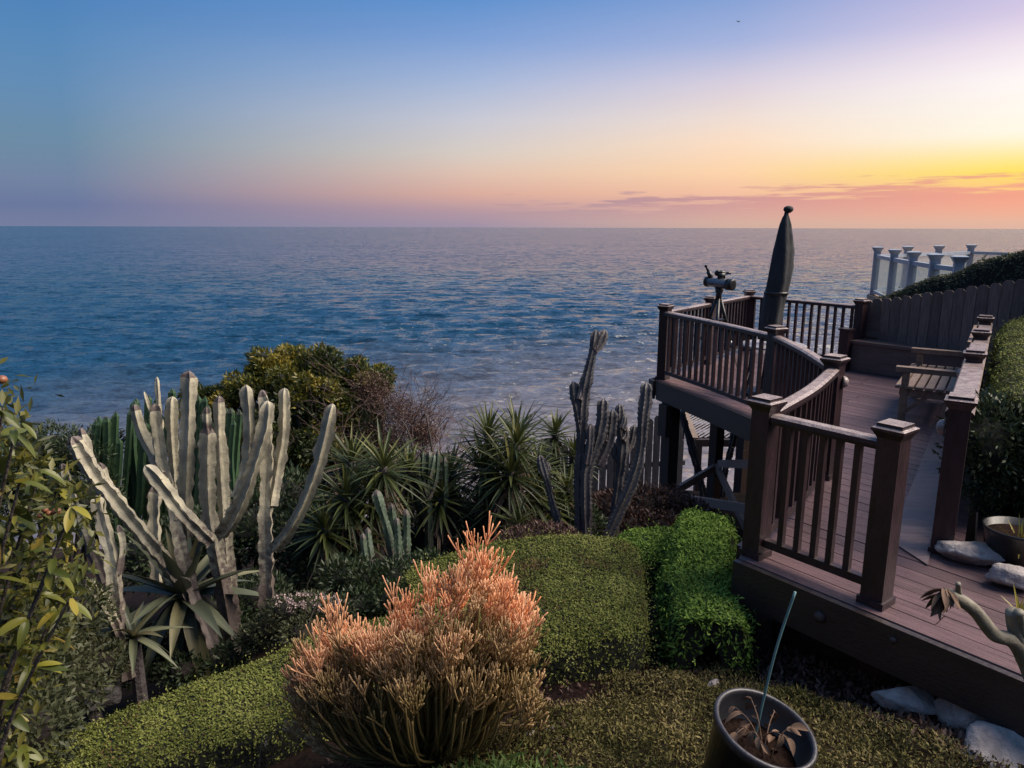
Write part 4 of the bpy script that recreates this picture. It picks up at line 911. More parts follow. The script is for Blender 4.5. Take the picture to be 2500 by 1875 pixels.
gcactus('clump of smooth dark green finger cactus columns', tuple(q3(1350, 1800, 6.2)), [
    ([(1390, 1900), (1350, 1680), (1310, 1500), (1260, 1340), (1225, 1215)], 0.062, 6.0), ([(1380, 1900), (1375, 1700), (1365, 1500), (1350, 1325)], 0.058, 6.2),
    ([(1460, 1900), (1470, 1700), (1475, 1550), (1470, 1375)], 0.058, 6.1), ([(1420, 1900), (1410, 1750), (1405, 1600), (1392, 1440)], 0.05, 5.9),
    ([(1200, 1850), (1180, 1720), (1165, 1620), (1158, 1520)], 0.05, 5.9), ([(1160, 1850), (1130, 1700), (1120, 1565)], 0.046, 5.85)], mat=m_dcactus, conv=q3, ribs=6, depth=0.16)
gcactus('slender dark candelabra cactus between the two yucca clumps', tuple(q3(1670, 1700, 6.9)), [
    ([(1670, 1850), (1660, 1600), (1655, 1400), (1655, 1150), (1665, 980), (1660, 900)], 0.055, 6.8), ([(1655, 1500), (1590, 1380), (1555, 1250), (1552, 1080)], 0.04, 6.9), ([(1690, 1580), (1770, 1420), (1790, 1200), (1785, 950)], 0.042, 6.9),
    ([(1655, 1300), (1620, 1180), (1610, 1050), (1607, 910)], 0.036, 6.85), ([(1660, 1280), (1710, 1150), (1725, 1020), (1730, 890)], 0.036, 6.8), ([(1665, 1120), (1690, 1000), (1700, 930)], 0.03, 6.8)], mat=m_dcactus, conv=q3, ribs=5, depth=0.3)
# dense dark columnar euphorbia behind the pale cactus
de = thing('columnar_euphorbia', tuple(P(400, 1250, 7.6)), 'dense thicket of thin dark green columns behind the pale cactus', 'cactus')
for i in range(58):
    u = random.uniform(235, 590); Y = random.uniform(7.1, 8.2); vt = 985+0.0*u+random.uniform(-20, 60)+(35 if u < 300 else 0)+(30 if u > 520 else 0)
    if 400 < u < 470: vt -= 25
    b = P(u+random.uniform(-30, 10), 1330, Y); t_ = P(u, vt, Y)
    stem(de, [b, b.lerp(t_, .35)+Vector((random.uniform(-.05, .05), 0, 0)), b.lerp(t_, .7), t_], random.uniform(0.030, 0.045), 4, 0.4, m_ecactus, step=0.05, sub_=3, tip=0.05, age0=0.3, wave=0.05, wl=0.11, lump=0.05)

# ---- yuccas
def blade(mbv, mbf, tint, c, d, ln, wd, droop, tv):
    d = d.normalized(); side = d.cross(Vector((0, 0, 1)))
    if side.length < .05: side = Vector((1, 0, 0))
    side.normalize(); nn_ = side.cross(d); p = c.copy(); dd = d.copy(); base = len(mbv); ns = 4
    ws_ = [0.55, 1.0, 0.9, 0.55, 0.04]
    for i in range(ns+1):
        w_ = wd*ws_[i]/2
        mbv += [tuple(p-side*w_+nn_*w_*.35), tuple(p), tuple(p+side*w_+nn_*w_*.35)]; tint += [tv]*3
        if i < ns: p = p+dd*(ln/ns); dd = (dd+Vector((0, 0, -droop/ns))).normalized(); nn_ = side.cross(dd)
    for i in range(ns):
        a = base+i*3; mbf += [(a, a+1, a+4, a+3), (a+1, a+2, a+5, a+4)]
def rosette(root, c, ln, n=75, wd=0.032, up=Vector((0, 0, 1)), dead=True, bright=0.0):
    v = []; f = []; t = []
    for i in range(n):
        a = i*2.39996+random.uniform(-.2, .2); e = math.asin(max(-1, min(1, 1.0-1.55*(i+.5)/n)))+random.uniform(-.12, .12)
        d = Vector((math.cos(a)*math.cos(e), math.sin(a)*math.cos(e), math.sin(e)))
        l_ = ln*random.uniform(.75, 1.08)*(0.75 if e > 1.1 else 1)
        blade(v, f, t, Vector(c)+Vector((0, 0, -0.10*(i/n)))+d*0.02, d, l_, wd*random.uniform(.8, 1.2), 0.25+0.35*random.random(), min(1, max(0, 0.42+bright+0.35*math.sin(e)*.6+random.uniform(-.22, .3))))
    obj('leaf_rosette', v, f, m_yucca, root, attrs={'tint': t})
    if dead:
        v = []; f = []; t = []
        for i in range(int(n*.6)):
            a = random.uniform(0, 6.28); e = random.uniform(-1.35, -.55); d = Vector((math.cos(a)*math.cos(e), math.sin(a)*math.cos(e), math.sin(e)))
            blade(v, f, t, Vector(c)+Vector((0, 0, random.uniform(-.32, -.08))), d, ln*random.uniform(.6, .95), wd*.8, .5, random.random())
        obj('dead_leaf_skirt', v, f, m_yuccad, root, attrs={'tint': t})
def yucca(label, base, heads, trunk_r=0.05, n=75):
    b = Vector(base); b.z = gz(b.x, b.y); root = thing('yucca', tuple(b), label, 'yucca')
    for (u, v_, Y, ln) in heads:
        c = P(u, v_, Y); mid = b.lerp(c, .5)+Vector((random.uniform(-.05, .05), 0, -.05)); pts = catmull([b-Vector((0, 0, .1)), mid, c], 6)
        MB().tube(pts, [trunk_r*(1.25-.5*i/(len(pts)-1)) for i in range(len(pts))], 9).build('trunk', m_yuccabark, root, True)
        rosette(root, c, ln, n)
    return root
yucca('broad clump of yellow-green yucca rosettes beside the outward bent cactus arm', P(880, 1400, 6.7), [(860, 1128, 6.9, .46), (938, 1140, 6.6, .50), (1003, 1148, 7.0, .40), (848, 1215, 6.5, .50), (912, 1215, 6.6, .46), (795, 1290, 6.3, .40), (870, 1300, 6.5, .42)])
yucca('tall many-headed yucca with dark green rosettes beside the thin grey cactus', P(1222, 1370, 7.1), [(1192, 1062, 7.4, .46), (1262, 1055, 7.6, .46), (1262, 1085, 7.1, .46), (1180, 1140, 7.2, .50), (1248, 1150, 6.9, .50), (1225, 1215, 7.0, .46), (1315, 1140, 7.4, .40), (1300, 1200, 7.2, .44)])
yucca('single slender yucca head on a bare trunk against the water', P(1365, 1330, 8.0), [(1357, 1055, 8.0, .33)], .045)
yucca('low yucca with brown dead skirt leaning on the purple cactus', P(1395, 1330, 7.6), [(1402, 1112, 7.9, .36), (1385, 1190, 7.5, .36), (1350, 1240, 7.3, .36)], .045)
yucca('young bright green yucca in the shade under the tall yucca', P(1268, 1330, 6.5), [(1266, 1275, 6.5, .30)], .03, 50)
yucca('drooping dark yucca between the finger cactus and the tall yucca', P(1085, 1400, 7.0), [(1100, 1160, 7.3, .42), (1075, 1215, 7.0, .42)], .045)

# ---- shrubs and trees
def blob_tree(name, label, cat, base, blobs, n, ln, wd, mat, core=None, trunk=True, parts=('trunk', 'crown'), inner=0.72, up=0.35, smin=0.0, thick=0.05):
    b = Vector(base); root = thing(name, tuple(b), label, cat)
    if trunk:
        mb = MB()
        for (c, r) in blobs:
            c = Vector(c); m_ = b.lerp(c, .5)+Vector((random.uniform(-.1, .1), random.uniform(-.1, .1), 0))
            pts = catmull([b-Vector((0, 0, .1)), m_, c], 5); mb.tube(pts, [thick*(1-.7*i/(len(pts)-1)) for i in range(len(pts))], 6)
        mb.build(parts[0], m_bark, root, True)
    vol = np.array([r[0]*r[1]*r[2] if hasattr(r, '__len__') else r**3 for c, r in blobs])**(2/3); k = rng.choice(len(blobs), n, p=vol/vol.sum())
    C = np.array([tuple(c) for c, r in blobs])[k]; Rd = np.array([tuple(r) if hasattr(r, '__len__') else (r, r, r) for c, r in blobs])[k]
    d = rdir(n); rad = inner+(1-inner)*rng.random(n)**0.6
    lump = 1+0.22*np.array([noise.noise(Vector(q)*2.3+Vector((i_, 0, 0))) for q, i_ in zip(d, k*3.1)])
    p = C+d*Rd*(rad*lump)[:, None]; ax = d*0.6+rdir(n)*.7+np.array([0, 0, up]); upv = d+rdir(n)*.6
    cl = np.array([noise.noise(Vector(q)*3.2) for q in p]); tint = np.clip(0.45+0.45*cl+rng.normal(size=n)*.17, 0, 1)
    v, f, t = leaves(p, ax, upv, ln*(.6+.8*rng.random(n)), wd*(.7+.6*rng.random(n)), tint=tint)
    obj(parts[1], v, f, mat, root, attrs={'tint': t}, kind='stuff')
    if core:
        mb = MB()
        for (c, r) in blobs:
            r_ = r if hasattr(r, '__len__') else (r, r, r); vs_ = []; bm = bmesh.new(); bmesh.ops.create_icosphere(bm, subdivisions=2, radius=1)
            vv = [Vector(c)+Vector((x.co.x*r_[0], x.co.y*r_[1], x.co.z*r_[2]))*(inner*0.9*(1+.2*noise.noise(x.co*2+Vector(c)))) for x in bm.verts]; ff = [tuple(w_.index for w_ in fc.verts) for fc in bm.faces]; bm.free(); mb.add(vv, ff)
        mb.build('shade_core', core, root)['kind'] = 'stuff'  # dark solid blobs painting the shade inside the crown
    return root
def B(u, v, Y, rx, rz=None): return (P(u, v, Y), (rx, rx*.9, rz or rx*.8))
bt = P(760, 1400, 9.3); bt.z = gz(bt.x, bt.y)
tb = [B(690, 915, 9.4, .34), B(760, 905, 9.5, .34), B(830, 925, 9.4, .34), B(890, 950, 9.5, .33), B(640, 960, 9.3, .36), B(560, 985, 9.3, .36), B(510, 1010, 9.4, .30), B(720, 980, 9.1, .42), B(800, 1000, 9.0, .42), B(880, 1020, 9.2, .40), B(700, 1070, 9.0, .45), B(790, 1090, 8.9, .45), B(620, 1060, 9.1, .42), B(870, 1110, 9.0, .42), B(730, 895, 9.8, .28), B(650, 1160, 8.9, .45), B(750, 1180, 8.8, .45)]
sp = []
for k in range(80):
    c_, r_ = tb[random.randrange(len(tb))]; d = rdir(1)[0]; d[2] = abs(d[2])*.9; d[1] = -abs(d[1]); q_ = random.uniform(.09, .17)
    sp.append((c_+Vector(d)*r_[0]*random.uniform(.8, 1.12), (q_, q_, q_*.8)))
tb = [(c_, tuple(x*.88 for x in r_)) for c_, r_ in tb]
blob_tree('rounded_tree', 'rounded dense tree with yellow-green leaf clusters behind the cactus', 'tree', tuple(bt), tb+sp, 46000, .062, .026, m_tree, m_core, inner=.55, thick=.07)
b_ = P(150, 1300, 7.2); b_.z = gz(b_.x, b_.y)
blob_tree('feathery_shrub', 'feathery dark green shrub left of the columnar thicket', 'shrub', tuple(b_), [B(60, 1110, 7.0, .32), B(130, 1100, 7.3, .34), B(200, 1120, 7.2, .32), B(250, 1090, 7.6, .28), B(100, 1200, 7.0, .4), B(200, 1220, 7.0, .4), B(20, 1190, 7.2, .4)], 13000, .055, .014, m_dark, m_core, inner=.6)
b_ = P(600, 1400, 6.9); b_.z = gz(b_.x, b_.y)
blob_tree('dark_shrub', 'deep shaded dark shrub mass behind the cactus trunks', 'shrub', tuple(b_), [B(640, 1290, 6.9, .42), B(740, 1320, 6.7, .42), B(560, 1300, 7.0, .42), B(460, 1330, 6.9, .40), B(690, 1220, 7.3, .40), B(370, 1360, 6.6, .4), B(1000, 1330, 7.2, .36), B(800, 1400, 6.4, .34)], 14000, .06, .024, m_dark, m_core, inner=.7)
b_ = P(1560, 1290, 8.2); b_.z = gz(b_.x, b_.y)
blob_tree('brown_shrub', 'low reddish brown leafy shrub at the foot of the deck posts', 'shrub', tuple(b_), [B(1500, 1250, 8.2, .34, .26), B(1570, 1235, 8.3, .34, .28), B(1640, 1240, 8.4, .3, .26), B(1540, 1290, 7.9, .34, .24), B(1610, 1295, 7.8, .30, .22), B(1690, 1270, 8.2, .3, .24)], 9000, .05, .024, m_brown, m_corebr, inner=.6, trunk=False)
b_ = P(1300, 1330, 6.1); b_.z = gz(b_.x, b_.y)
blob_tree('brown_shrub', 'small dry brown shrub behind the domed hedge', 'shrub', tuple(b_), [B(1270, 1335, 6.0, .20, .17), B(1320, 1322, 6.1, .22, .18), B(1370, 1330, 6.0, .2, .17), B(1240, 1355, 5.9, .18, .14)], 4500, .035, .016, m_brown, m_corebr, inner=.6, trunk=False)
b_ = P(730, 1520, 4.7); b_.z = gz(b_.x, b_.y)
fl = blob_tree('flowering_shrub', 'low olive shrub with pale pinkish flower heads beside the straight cactus trunk', 'shrub', tuple(b_), [B(700, 1495, 4.75, .16, .11), B(760, 1490, 4.8, .17, .12), B(820, 1500, 4.75, .15, .11), B(660, 1540, 4.7, .15, .11), B(740, 1545, 4.6, .16, .10), B(620, 1560, 4.75, .14, .10)], 5500, .03, .012, m_olive, m_corebr, inner=.6, trunk=False)
pts_ = []
for k in range(60):
    u = random.uniform(670, 830); v_ = random.uniform(1448, 1500); c_ = P(u, v_, 4.62+random.random()*.12)
    for j in range(9): pts_.append(c_+Vector((random.gauss(0, .010), random.gauss(0, .010), random.gauss(0, .005))))
pa = np.array([tuple(p) for p in pts_]); v, f, t = leaves(pa, rdir(len(pa))+np.array([0, -.2, .4]), rdir(len(pa)), .014, .012)
obj('flower_heads', v, f, m_flower, fl, attrs={'tint': t}, kind='stuff')
b_ = P(120, 1640, 4.2); b_.z = gz(b_.x, b_.y)
blob_tree('olive_shrub', 'dull olive undergrowth below the broad-leaved shrub', 'shrub', tuple(b_), [B(60, 1560, 3.6, .26, .2), B(120, 1640, 3.7, .24, .2), B(40, 1680, 3.4, .26, .22), B(170, 1500, 4.2, .26, .2), B(60, 1790, 3.1, .24, .22), B(240, 1620, 4.3, .2, .15), B(180, 1690, 4.0, .2, .14)], 9000, .045, .018, m_olive, m_corebr, inner=.6, trunk=False)

b_ = P(430, 1600, 5.2); b_.z = gz(b_.x, b_.y)
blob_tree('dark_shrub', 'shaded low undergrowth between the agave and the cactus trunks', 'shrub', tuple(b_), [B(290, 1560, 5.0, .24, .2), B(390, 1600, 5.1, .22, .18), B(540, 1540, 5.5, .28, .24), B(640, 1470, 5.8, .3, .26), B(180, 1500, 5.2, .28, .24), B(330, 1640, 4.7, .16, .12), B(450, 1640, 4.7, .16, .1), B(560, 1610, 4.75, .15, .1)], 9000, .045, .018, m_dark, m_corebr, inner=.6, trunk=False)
b_ = P(1050, 1260, 7.8); b_.z = gz(b_.x, b_.y)
blob_tree('dark_shrub', 'dark green shrub filling the gap between the yuccas', 'shrub', tuple(b_), [B(1040, 1210, 7.8, .34), B(1120, 1250, 7.6, .34), B(990, 1180, 8.4, .34), B(1090, 1150, 8.2, .22), B(1330, 1270, 7.8, .32), B(1420, 1290, 7.4, .3), B(1160, 1310, 7.0, .28)], 9000, .055, .02, m_dark, m_core, inner=.65)
b_ = P(920, 1480, 5.6); b_.z = gz(b_.x, b_.y)
blob_tree('dark_shrub', 'low dark shrub at the foot of the finger cactus behind the firestick bush', 'shrub', tuple(b_), [B(845, 1420, 5.7, .24, .2), B(910, 1430, 5.6, .24, .2), B(975, 1420, 5.6, .24, .2), B(1050, 1400, 5.7, .22, .18), B(880, 1480, 5.3, .2, .14), B(960, 1470, 5.3, .2, .14)], 7000, .045, .018, m_dark, m_core, inner=.6, trunk=False)
# twiggy dead shrub and bare branches
def twigs(root, base, dirs, ln, depth, r, tints, name='branches'):
    v = []; f = []; t = []
    def rec(p, d, l_, rad, lev):
        pts = [p]; dd = d.copy()
        for i in range(3): dd = (dd+Vector(rdir(1)[0])*.28).normalized(); pts.append(pts[-1]+dd*l_/3)
        mb = MB(); mb.tube(pts, [rad, rad*.9, rad*.8, rad*.65], 4, False); b0_ = len(v); v.extend(mb.v); f.extend([tuple(b0_+i for i in q) for q in mb.f]); t.extend([random.random()]*len(mb.v))
        if lev <= 0: return
        for k in range(random.choice((2, 3, 3))):
            nd_ = (dd*.75+Vector(rdir(1)[0])*.75+Vector((0, 0, .12))).normalized(); rec(pts[random.choice((2, 3, 3))], nd_, l_*random.uniform(.6, .85), rad*.62, lev-1)
    for d, l_ in dirs: rec(Vector(base), Vector(d).normalized(), l_, r, depth)
    return obj(name, v, f, m_twig, root, attrs={'tint': t})
b_ = P(960, 1260, 9.0); b_.z = gz(b_.x, b_.y)
ds = thing('dead_shrub', tuple(b_), 'leafless brown twiggy shrub beside the rounded tree', 'shrub')
twigs(ds, b_, [((random.uniform(-.45, .75), random.uniform(-.3, .3), 1.5), random.uniform(.70, .98)) for _ in range(15)], 1.0, 5, .020, 0)
bl_ = [B(905, 945, 9.1, .26), B(950, 985, 9.0, .30), B(1000, 1020, 8.9, .28), B(930, 1060, 8.9, .34), B(985, 1090, 8.8, .32), B(1035, 1060, 8.8, .20), B(880, 1120, 8.8, .32)]
NB_ = 22000; k_ = rng.integers(0, len(bl_), NB_); pa = np.array([tuple(bl_[i][0]) for i in k_])+rdir(NB_)*np.array([bl_[i][1] for i in k_])*(rng.random(NB_)**.45)[:, None]
v, f, t = leaves(pa, rdir(NB_)+np.array([0, 0, .3]), rdir(NB_), .026*(.5+rng.random(NB_)), .010); obj('dry_leaves', v, f, m_brown, ds, attrs={'tint': t}, kind='stuff')
b_ = P(1070, 1180, 8.4); b_.z = gz(b_.x, b_.y)
bbn = thing('bare_branches', tuple(b_), 'few crooked bare branches against the water beside the dead shrub', 'branches')
for pts in ([(1075, 1190), (1062, 1130), (1050, 1060), (1040, 1012), (1028, 1030)], [(1015, 1180), (1012, 1110), (1000, 1060), (985, 1030)], [(1050, 1120), (1030, 1100), (1008, 1085)], [(985, 1160), (990, 1090), (1000, 1065)]):
    pp_ = catmull([P(u, v_, 8.4+.05*i) for i, (u, v_) in enumerate(pts)], 5); MB().tube(pp_, [.022*(1-.65*i/(len(pp_)-1)) for i in range(len(pp_))], 6).build('branch', m_bark, bbn, True)

# ---- firestick bush
fb = Vector((-0.42, 3.30, 0)); fb.z = gz(fb.x, fb.y)
fr = thing('firestick_bush', tuple(fb), 'bushy orange-tipped pencil cactus shrub of thin upright twigs', 'shrub')
fv = []; ff = []; ft = []; sv = []; sf = []; stt = []
ENV = [(690, 1750), (722, 1660), (728, 1560), (790, 1450), (860, 1462), (915, 1405), (1000, 1395), (1045, 1335), (1115, 1335), (1172, 1290), (1240, 1350), (1290, 1425), (1318, 1500), (1310, 1600), (1335, 1660)]
def envz(u):
    for (u0, v0), (u1, v1) in zip(ENV, ENV[1:]):
        if u0 <= u <= u1: return v0+(v1-v0)*(u-u0)/(u1-u0)
    return 1740
def tube4(V, F, T, pts, r0, r1, t0, t1, sides=4):
    n = len(pts); t = (pts[1]-pts[0]).normalized(); nv = t.orthogonal().normalized(); b0_ = len(V)
    for i in range(n):
        t2 = (pts[min(i+1, n-1)]-pts[max(i-1, 0)]).normalized(); nv = (nv-t2*nv.dot(t2)).normalized(); bv = t2.cross(nv); r = r0+(r1-r0)*i/(n-1)
        for k in range(sides):
            a = 2*math.pi*k/sides; V.append(pts[i]+(nv*math.cos(a)+bv*math.sin(a))*r); T.append(t0+(t1-t0)*i/(n-1))
    for i in range(n-1):
        for k in range(sides): F.append((b0_+i*sides+k, b0_+i*sides+(k+1) % sides, b0_+(i+1)*sides+(k+1) % sides, b0_+(i+1)*sides+k))
    F.append(tuple(b0_+(n-1)*sides+k for k in range(sides)))
def sprig(p, d, l_, r, lev, hue, tb):
    # one segment curving upwards, then a whorl of finer segments
    dd = d.copy(); pts = [p]
    for i in range(3): dd = (dd+Vector((0, 0, .16))+Vector(rdir(1)[0])*.05).normalized(); pts.append(pts[-1]+dd*l_/3)
    t1 = tb+(hue-tb)*(0.62 if lev > 0 else 1.0)
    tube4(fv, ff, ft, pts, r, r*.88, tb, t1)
    if lev <= 0: return
    nb = random.choice((3, 3, 4, 4)); off = random.uniform(0, 6.28); o1 = dd.orthogonal().normalized(); o2 = dd.cross(o1)
    for k in range(nb):
        a = off+6.283*k/nb; sp_ = random.uniform(.30, .62); nd_ = (dd+(o1*math.cos(a)+o2*math.sin(a))*sp_*random.uniform(.6, 1.25)).normalized()
        sprig(pts[-1], nd_, l_*random.uniform(.6, 1.15), r*.84, lev-1, hue, t1)
clumps = [(735+i*41+random.uniform(-12, 12), random.uniform(-18, 46)) for i in range(15)]
for k in range(225):
    cu, cv = random.choice(clumps); u = min(1332, max(700, random.gauss(cu, 14))); ve = envz(u)+cv; Yd = 3.30+random.uniform(-.42, .40)
    frac = random.random()**1.05; v_ = ve+135+frac*(1800-ve-135)*.85
    if random.random() < .36: v_ = ve+random.uniform(120, 175)
    edge = abs(u-985)/340; hfrac = max(0, (v_-ve-80)/max(60, 1720-ve))
    Yd = 3.30+(Yd-3.30)*(1-.5*edge**2)-0.22*hfrac
    c = P(u, v_, Yd); d = Vector(((u-985)/420, (Yd-3.3)*1.2, 1.0-.35*hfrac)); d = (d.normalized()+Vector(rdir(1)[0])*.18).normalized()
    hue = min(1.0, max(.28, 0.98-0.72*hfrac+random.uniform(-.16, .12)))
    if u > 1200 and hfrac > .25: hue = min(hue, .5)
    l_ = random.uniform(.058, .104)
    start = c-d*l_*2.0
    # woody limb from the base to the sprig
    m_ = fb.lerp(start, .55)+Vector(((start.x-fb.x)*.22, (start.y-fb.y)*.15, -.05))
    pts = catmull([fb+Vector((random.gauss(0, .05), random.gauss(0, .05), -.02)), m_, start], 5); tube4(sv, sf, stt, pts, .0085, .0055, 0.02, 0.3, 5)
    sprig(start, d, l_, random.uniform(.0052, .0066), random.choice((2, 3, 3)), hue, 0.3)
for k in range(110):
    u = random.uniform(705, 1330); v_ = random.uniform(1600, 1860); edge = (u-985)/330; Yd = 3.06+random.uniform(-.10, .12)+.12*edge**2
    if v_ > 1800-90*abs(edge): v_ -= 120
    c = P(u, v_, Yd); d = Vector((edge*.8+random.uniform(-.2, .2), -.35, .75)).normalized(); l_ = random.uniform(.06, .095); st_ = c-d*l_*1.6
    pts = catmull([fb+Vector((random.gauss(0, .05), random.gauss(0, .05), 0)), fb.lerp(st_, .6)+Vector((0, -.03, -.04)), st_], 5); tube4(sv, sf, stt, pts, .007, .005, .02, .3, 5)
    sprig(st_, d, l_, random.uniform(.0046, .006), 2, random.uniform(.30, .58), .3)
for u, v_, dx, dz in ((1330, 1690, .9, .45), (1345, 1660, .75, .6), (1310, 1740, 1.0, .1), (1300, 1790, .9, -.2), (700, 1800, -.8, .2), (690, 1720, -.8, .5), (760, 1850, -.7, .1)):
    c = P(u, v_, 3.2); d = Vector((dx, -.1, dz)).normalized(); st_ = c-d*.16
    pts = catmull([fb+Vector((0, 0, .03)), fb.lerp(st_, .55)+Vector((0, 0, -.06)), st_], 5); tube4(sv, sf, stt, pts, .012, .006, .1, .35, 5); sprig(st_, d, .07, .006, 2, .6, .35)
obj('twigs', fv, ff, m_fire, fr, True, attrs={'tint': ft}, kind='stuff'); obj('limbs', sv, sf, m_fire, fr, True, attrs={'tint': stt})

# ---- agave rosette
def leafmesh(name, ln, wd, curve, mat, thick=0.0, nseg=8, shape='lance', curl=0.25):
    v = []; f = []
    for i in range(nseg+1):
        t = i/nseg
        w_ = wd*(math.sin(math.pi*min(1, (t*.92+.08)))**.75 if shape == 'oval' else (0.55+0.9*t-1.45*t*t if t < .55 else 0.606*(1-(t-.55)/.45)**.9*1.0+.0))
        x = ln*t; z = -curve*t*t*ln
        for k in (-1, -.5, 0, .5, 1): v.append((x, k*w_/2, z+abs(k)*w_*curl*(1 if shape != 'oval' else .6)))
    for i in range(nseg):
        for k in range(4): a = i*5+k; f.append((a, a+1, a+6, a+5))
    me = bpy.data.meshes.new(name); me.from_pydata(v, [], f); me.materials.append(mat); me.polygons.foreach_set('use_smooth', np.ones(len(f), dtype=bool)); return me
ac = P(452, 1462, 5.02); ag = thing('agave', (ac.x, ac.y, gz(ac.x, ac.y)), 'large green agave rosette of broad pointed leaves behind the cactus trunk', 'agave')
MB().tube([(ac.x, ac.y, gz(ac.x, ac.y)-.1), (ac.x, ac.y, ac.z-.02)], [.08, .06], 8).build('stem', m_yuccabark, ag)
ams = [leafmesh('agave_leaf', .66, .17, c_, m_agave) for c_ in (.05, .25, .45)]
for i in range(40):
    a = i*2.39996; e = 1.25-2.25*(i/40)+random.uniform(-.1, .1); me = ams[0 if e > .5 else (1 if e > -.3 else 2)]
    inst('leaf', me, (ac.x, ac.y, ac.z), 0, ag, rot=(0, -e, a), scale=(random.uniform(.8, 1.1),)*3)
for (u, v_, Y, s) in ((330, 1560, 4.5, .55), (210, 1560, 4.45, .5)):
    c = P(u, v_, Y); g2 = thing('agave', (c.x, c.y, gz(c.x, c.y)), 'small grey-leaved aloe below the old grey cactus stems' if u > 300 else 'small drooping aloe beside the undergrowth of the broad-leaved shrub', 'aloe')
    MB().tube([(c.x, c.y, gz(c.x, c.y)-.05), (c.x, c.y, c.z)], [.05, .04], 8).build('stem', m_yuccabark, g2)
    for i in range(18):
        a = i*2.39996; e = 1.1-1.9*(i/18); inst('leaf', ams[1], (c.x, c.y, c.z), 0, g2, rot=(0, -e, a), scale=(s, s*.8, s))

# ---- broad-leaved shrub at the left edge
lb = Vector((-2.25, 2.55, 0)); lb.z = gz(lb.x, lb.y)
ls = thing('broadleaf_shrub', tuple(lb), 'yellow-green broad-leaved shrub with brown fruits at the garden edge', 'shrub')
bms = [leafmesh('leaf', 1.0, .34, c_, m_big, shape='oval', curl=cu) for c_, cu in ((.12, .25), (.35, .15), (.6, .35), (-.1, .2))]
tips = [(20, 1000), (50, 1050), (10, 1090), (110, 1150), (150, 1200), (60, 1180), (190, 1240), (120, 1270), (40, 1260), (160, 1320), (80, 1340), (20, 1330), (200, 1390), (130, 1400), (60, 1420), (110, 1470), (30, 1490), (180, 1470), (70, 1540), (20, 1580), (130, 1560), (40, 1650), (90, 1630), (30, 1740), (60, 1830), (15, 1840)]
for (u, v_) in tips:
    Y = random.uniform(2.35, 2.9); c = P(u-10, v_, Y); m_ = lb.lerp(c, .55)+Vector((-.08, 0, .05)); pts = catmull([lb, m_, c], 6)
    MB().tube(pts, [.014-.010*i/(len(pts)-1) for i in range(len(pts))], 6).build('branch', m_bark, ls, True)
    ab = math.atan2((c-lb).y, (c-lb).x)
    for k in range(random.randint(9, 11)):
        pos = pts[-1-(k % 5)]+Vector((random.gauss(0, .006),)*3); a = k*2.4+random.uniform(-.4, .4)
        inst('leaf', random.choice(bms), pos, 0, ls, rot=(random.uniform(-.6, .6), random.uniform(-.35, .75), a), scale=(random.uniform(.07, .125),)*3)
pa = []
for (u, v_) in tips:
    for k in range(70): pa.append(tuple(P(u-25+random.gauss(0, 42), v_+random.gauss(0, 38), random.uniform(2.45, 3.1))))
pa = np.array(pa); m5 = len(pa); v, f, t = leaves(pa, rdir(m5)+np.array([0.2, -.1, .1]), rdir(m5)+np.array([0, 0, .8]), .055*(.5+rng.random(m5)), .022*(.6+.7*rng.random(m5)), tint=rng.random(m5)*.8)
obj('small_leaves', v, f, m_small, ls, attrs={'tint': t}, kind='stuff')
for (u, v_, r) in ((112, 1248, .012), (140, 1252, .016), (6, 930, .018), (122, 1256, .011), (100, 1262, .011)):
    c = P(u, v_, 2.5); bm = bmesh.new(); bmesh.ops.create_icosphere(bm, subdivisions=2, radius=r); me = bpy.data.meshes.new('fruit'); bm.to_mesh(me); bm.free(); me.materials.append(m_fruit); me.polygons.foreach_set('use_smooth', np.ones(len(me.polygons), dtype=bool)); inst('fruit', me, c, 0, ls, scale=(1, 1, .85))
MB().tube([P(-60, 1030, 2.5), P(-25, 960, 2.5), P(4, 932, 2.5)], .004, 6).build('branch', m_bark, ls, True)

# ---- rocks
def rock(label, c, r, mat, seed, sub_=3, flat=.0, name='rock'):
    bm = bmesh.new(); bmesh.ops.create_icosphere(bm, subdivisions=4, radius=1); rs = random.Random(seed)
    planes = [(Vector((rs.gauss(0, 1), rs.gauss(0, 1), rs.gauss(0, 1))).normalized(), rs.uniform(.62, .98)) for _ in range(16)]
    for v in bm.verts:
        q = v.co.copy(); d = min([1.12]+[pd/q.dot(pn) for pn, pd in planes if q.dot(pn) > .1])+.08*noise.noise(q*1.3+Vector((seed, 0, 0)))+.05*noise.noise(q*3.4+Vector((0, seed, 0)))+.03*noise.noise(q*8+Vector((0, 0, seed)))
        q = q*d*1.1; v.co = Vector((q.x*r[0], q.y*r[1], q.z*r[2]))
    me = bpy.data.meshes.new(name); bm.to_mesh(me); bm.free(); me.materials.append(mat); me.polygons.foreach_set('use_smooth', np.ones(len(me.polygons), dtype=bool))
    o = inst(name, me, c, seed*.3 if flat == 0 else flat); return lab(o, label, 'rock')
def gr_(u, v_, z): # point at height z under a pixel
    p1 = P(u, v_, 1.0); t = (z-CAMZ)/(p1.z-CAMZ); return Vector((p1.x*t, t, z))
rock('chunky white rock lying at the foot of the right newel post', gr_(2388, 1350, .07), (.19, .10, .065), m_rock, 3.1, flat=-.5)
rock('pale blue-grey rock beside the plumeria at the walkway edge', gr_(2482, 1408, .06), (.16, .11, .07), m_rock, 6.3, flat=-.4)
rock('smooth pale stone half under the deck fascia beside dark leaf litter', gr_(2222, 1708, -.42), (.15, .09, .075), m_rock, 1.7, flat=-.6)
rock('large rounded beige boulder under the deck fascia', gr_(2402, 1738, -.36), (.20, .12, .10), m_rock, 9.2, flat=-.45)
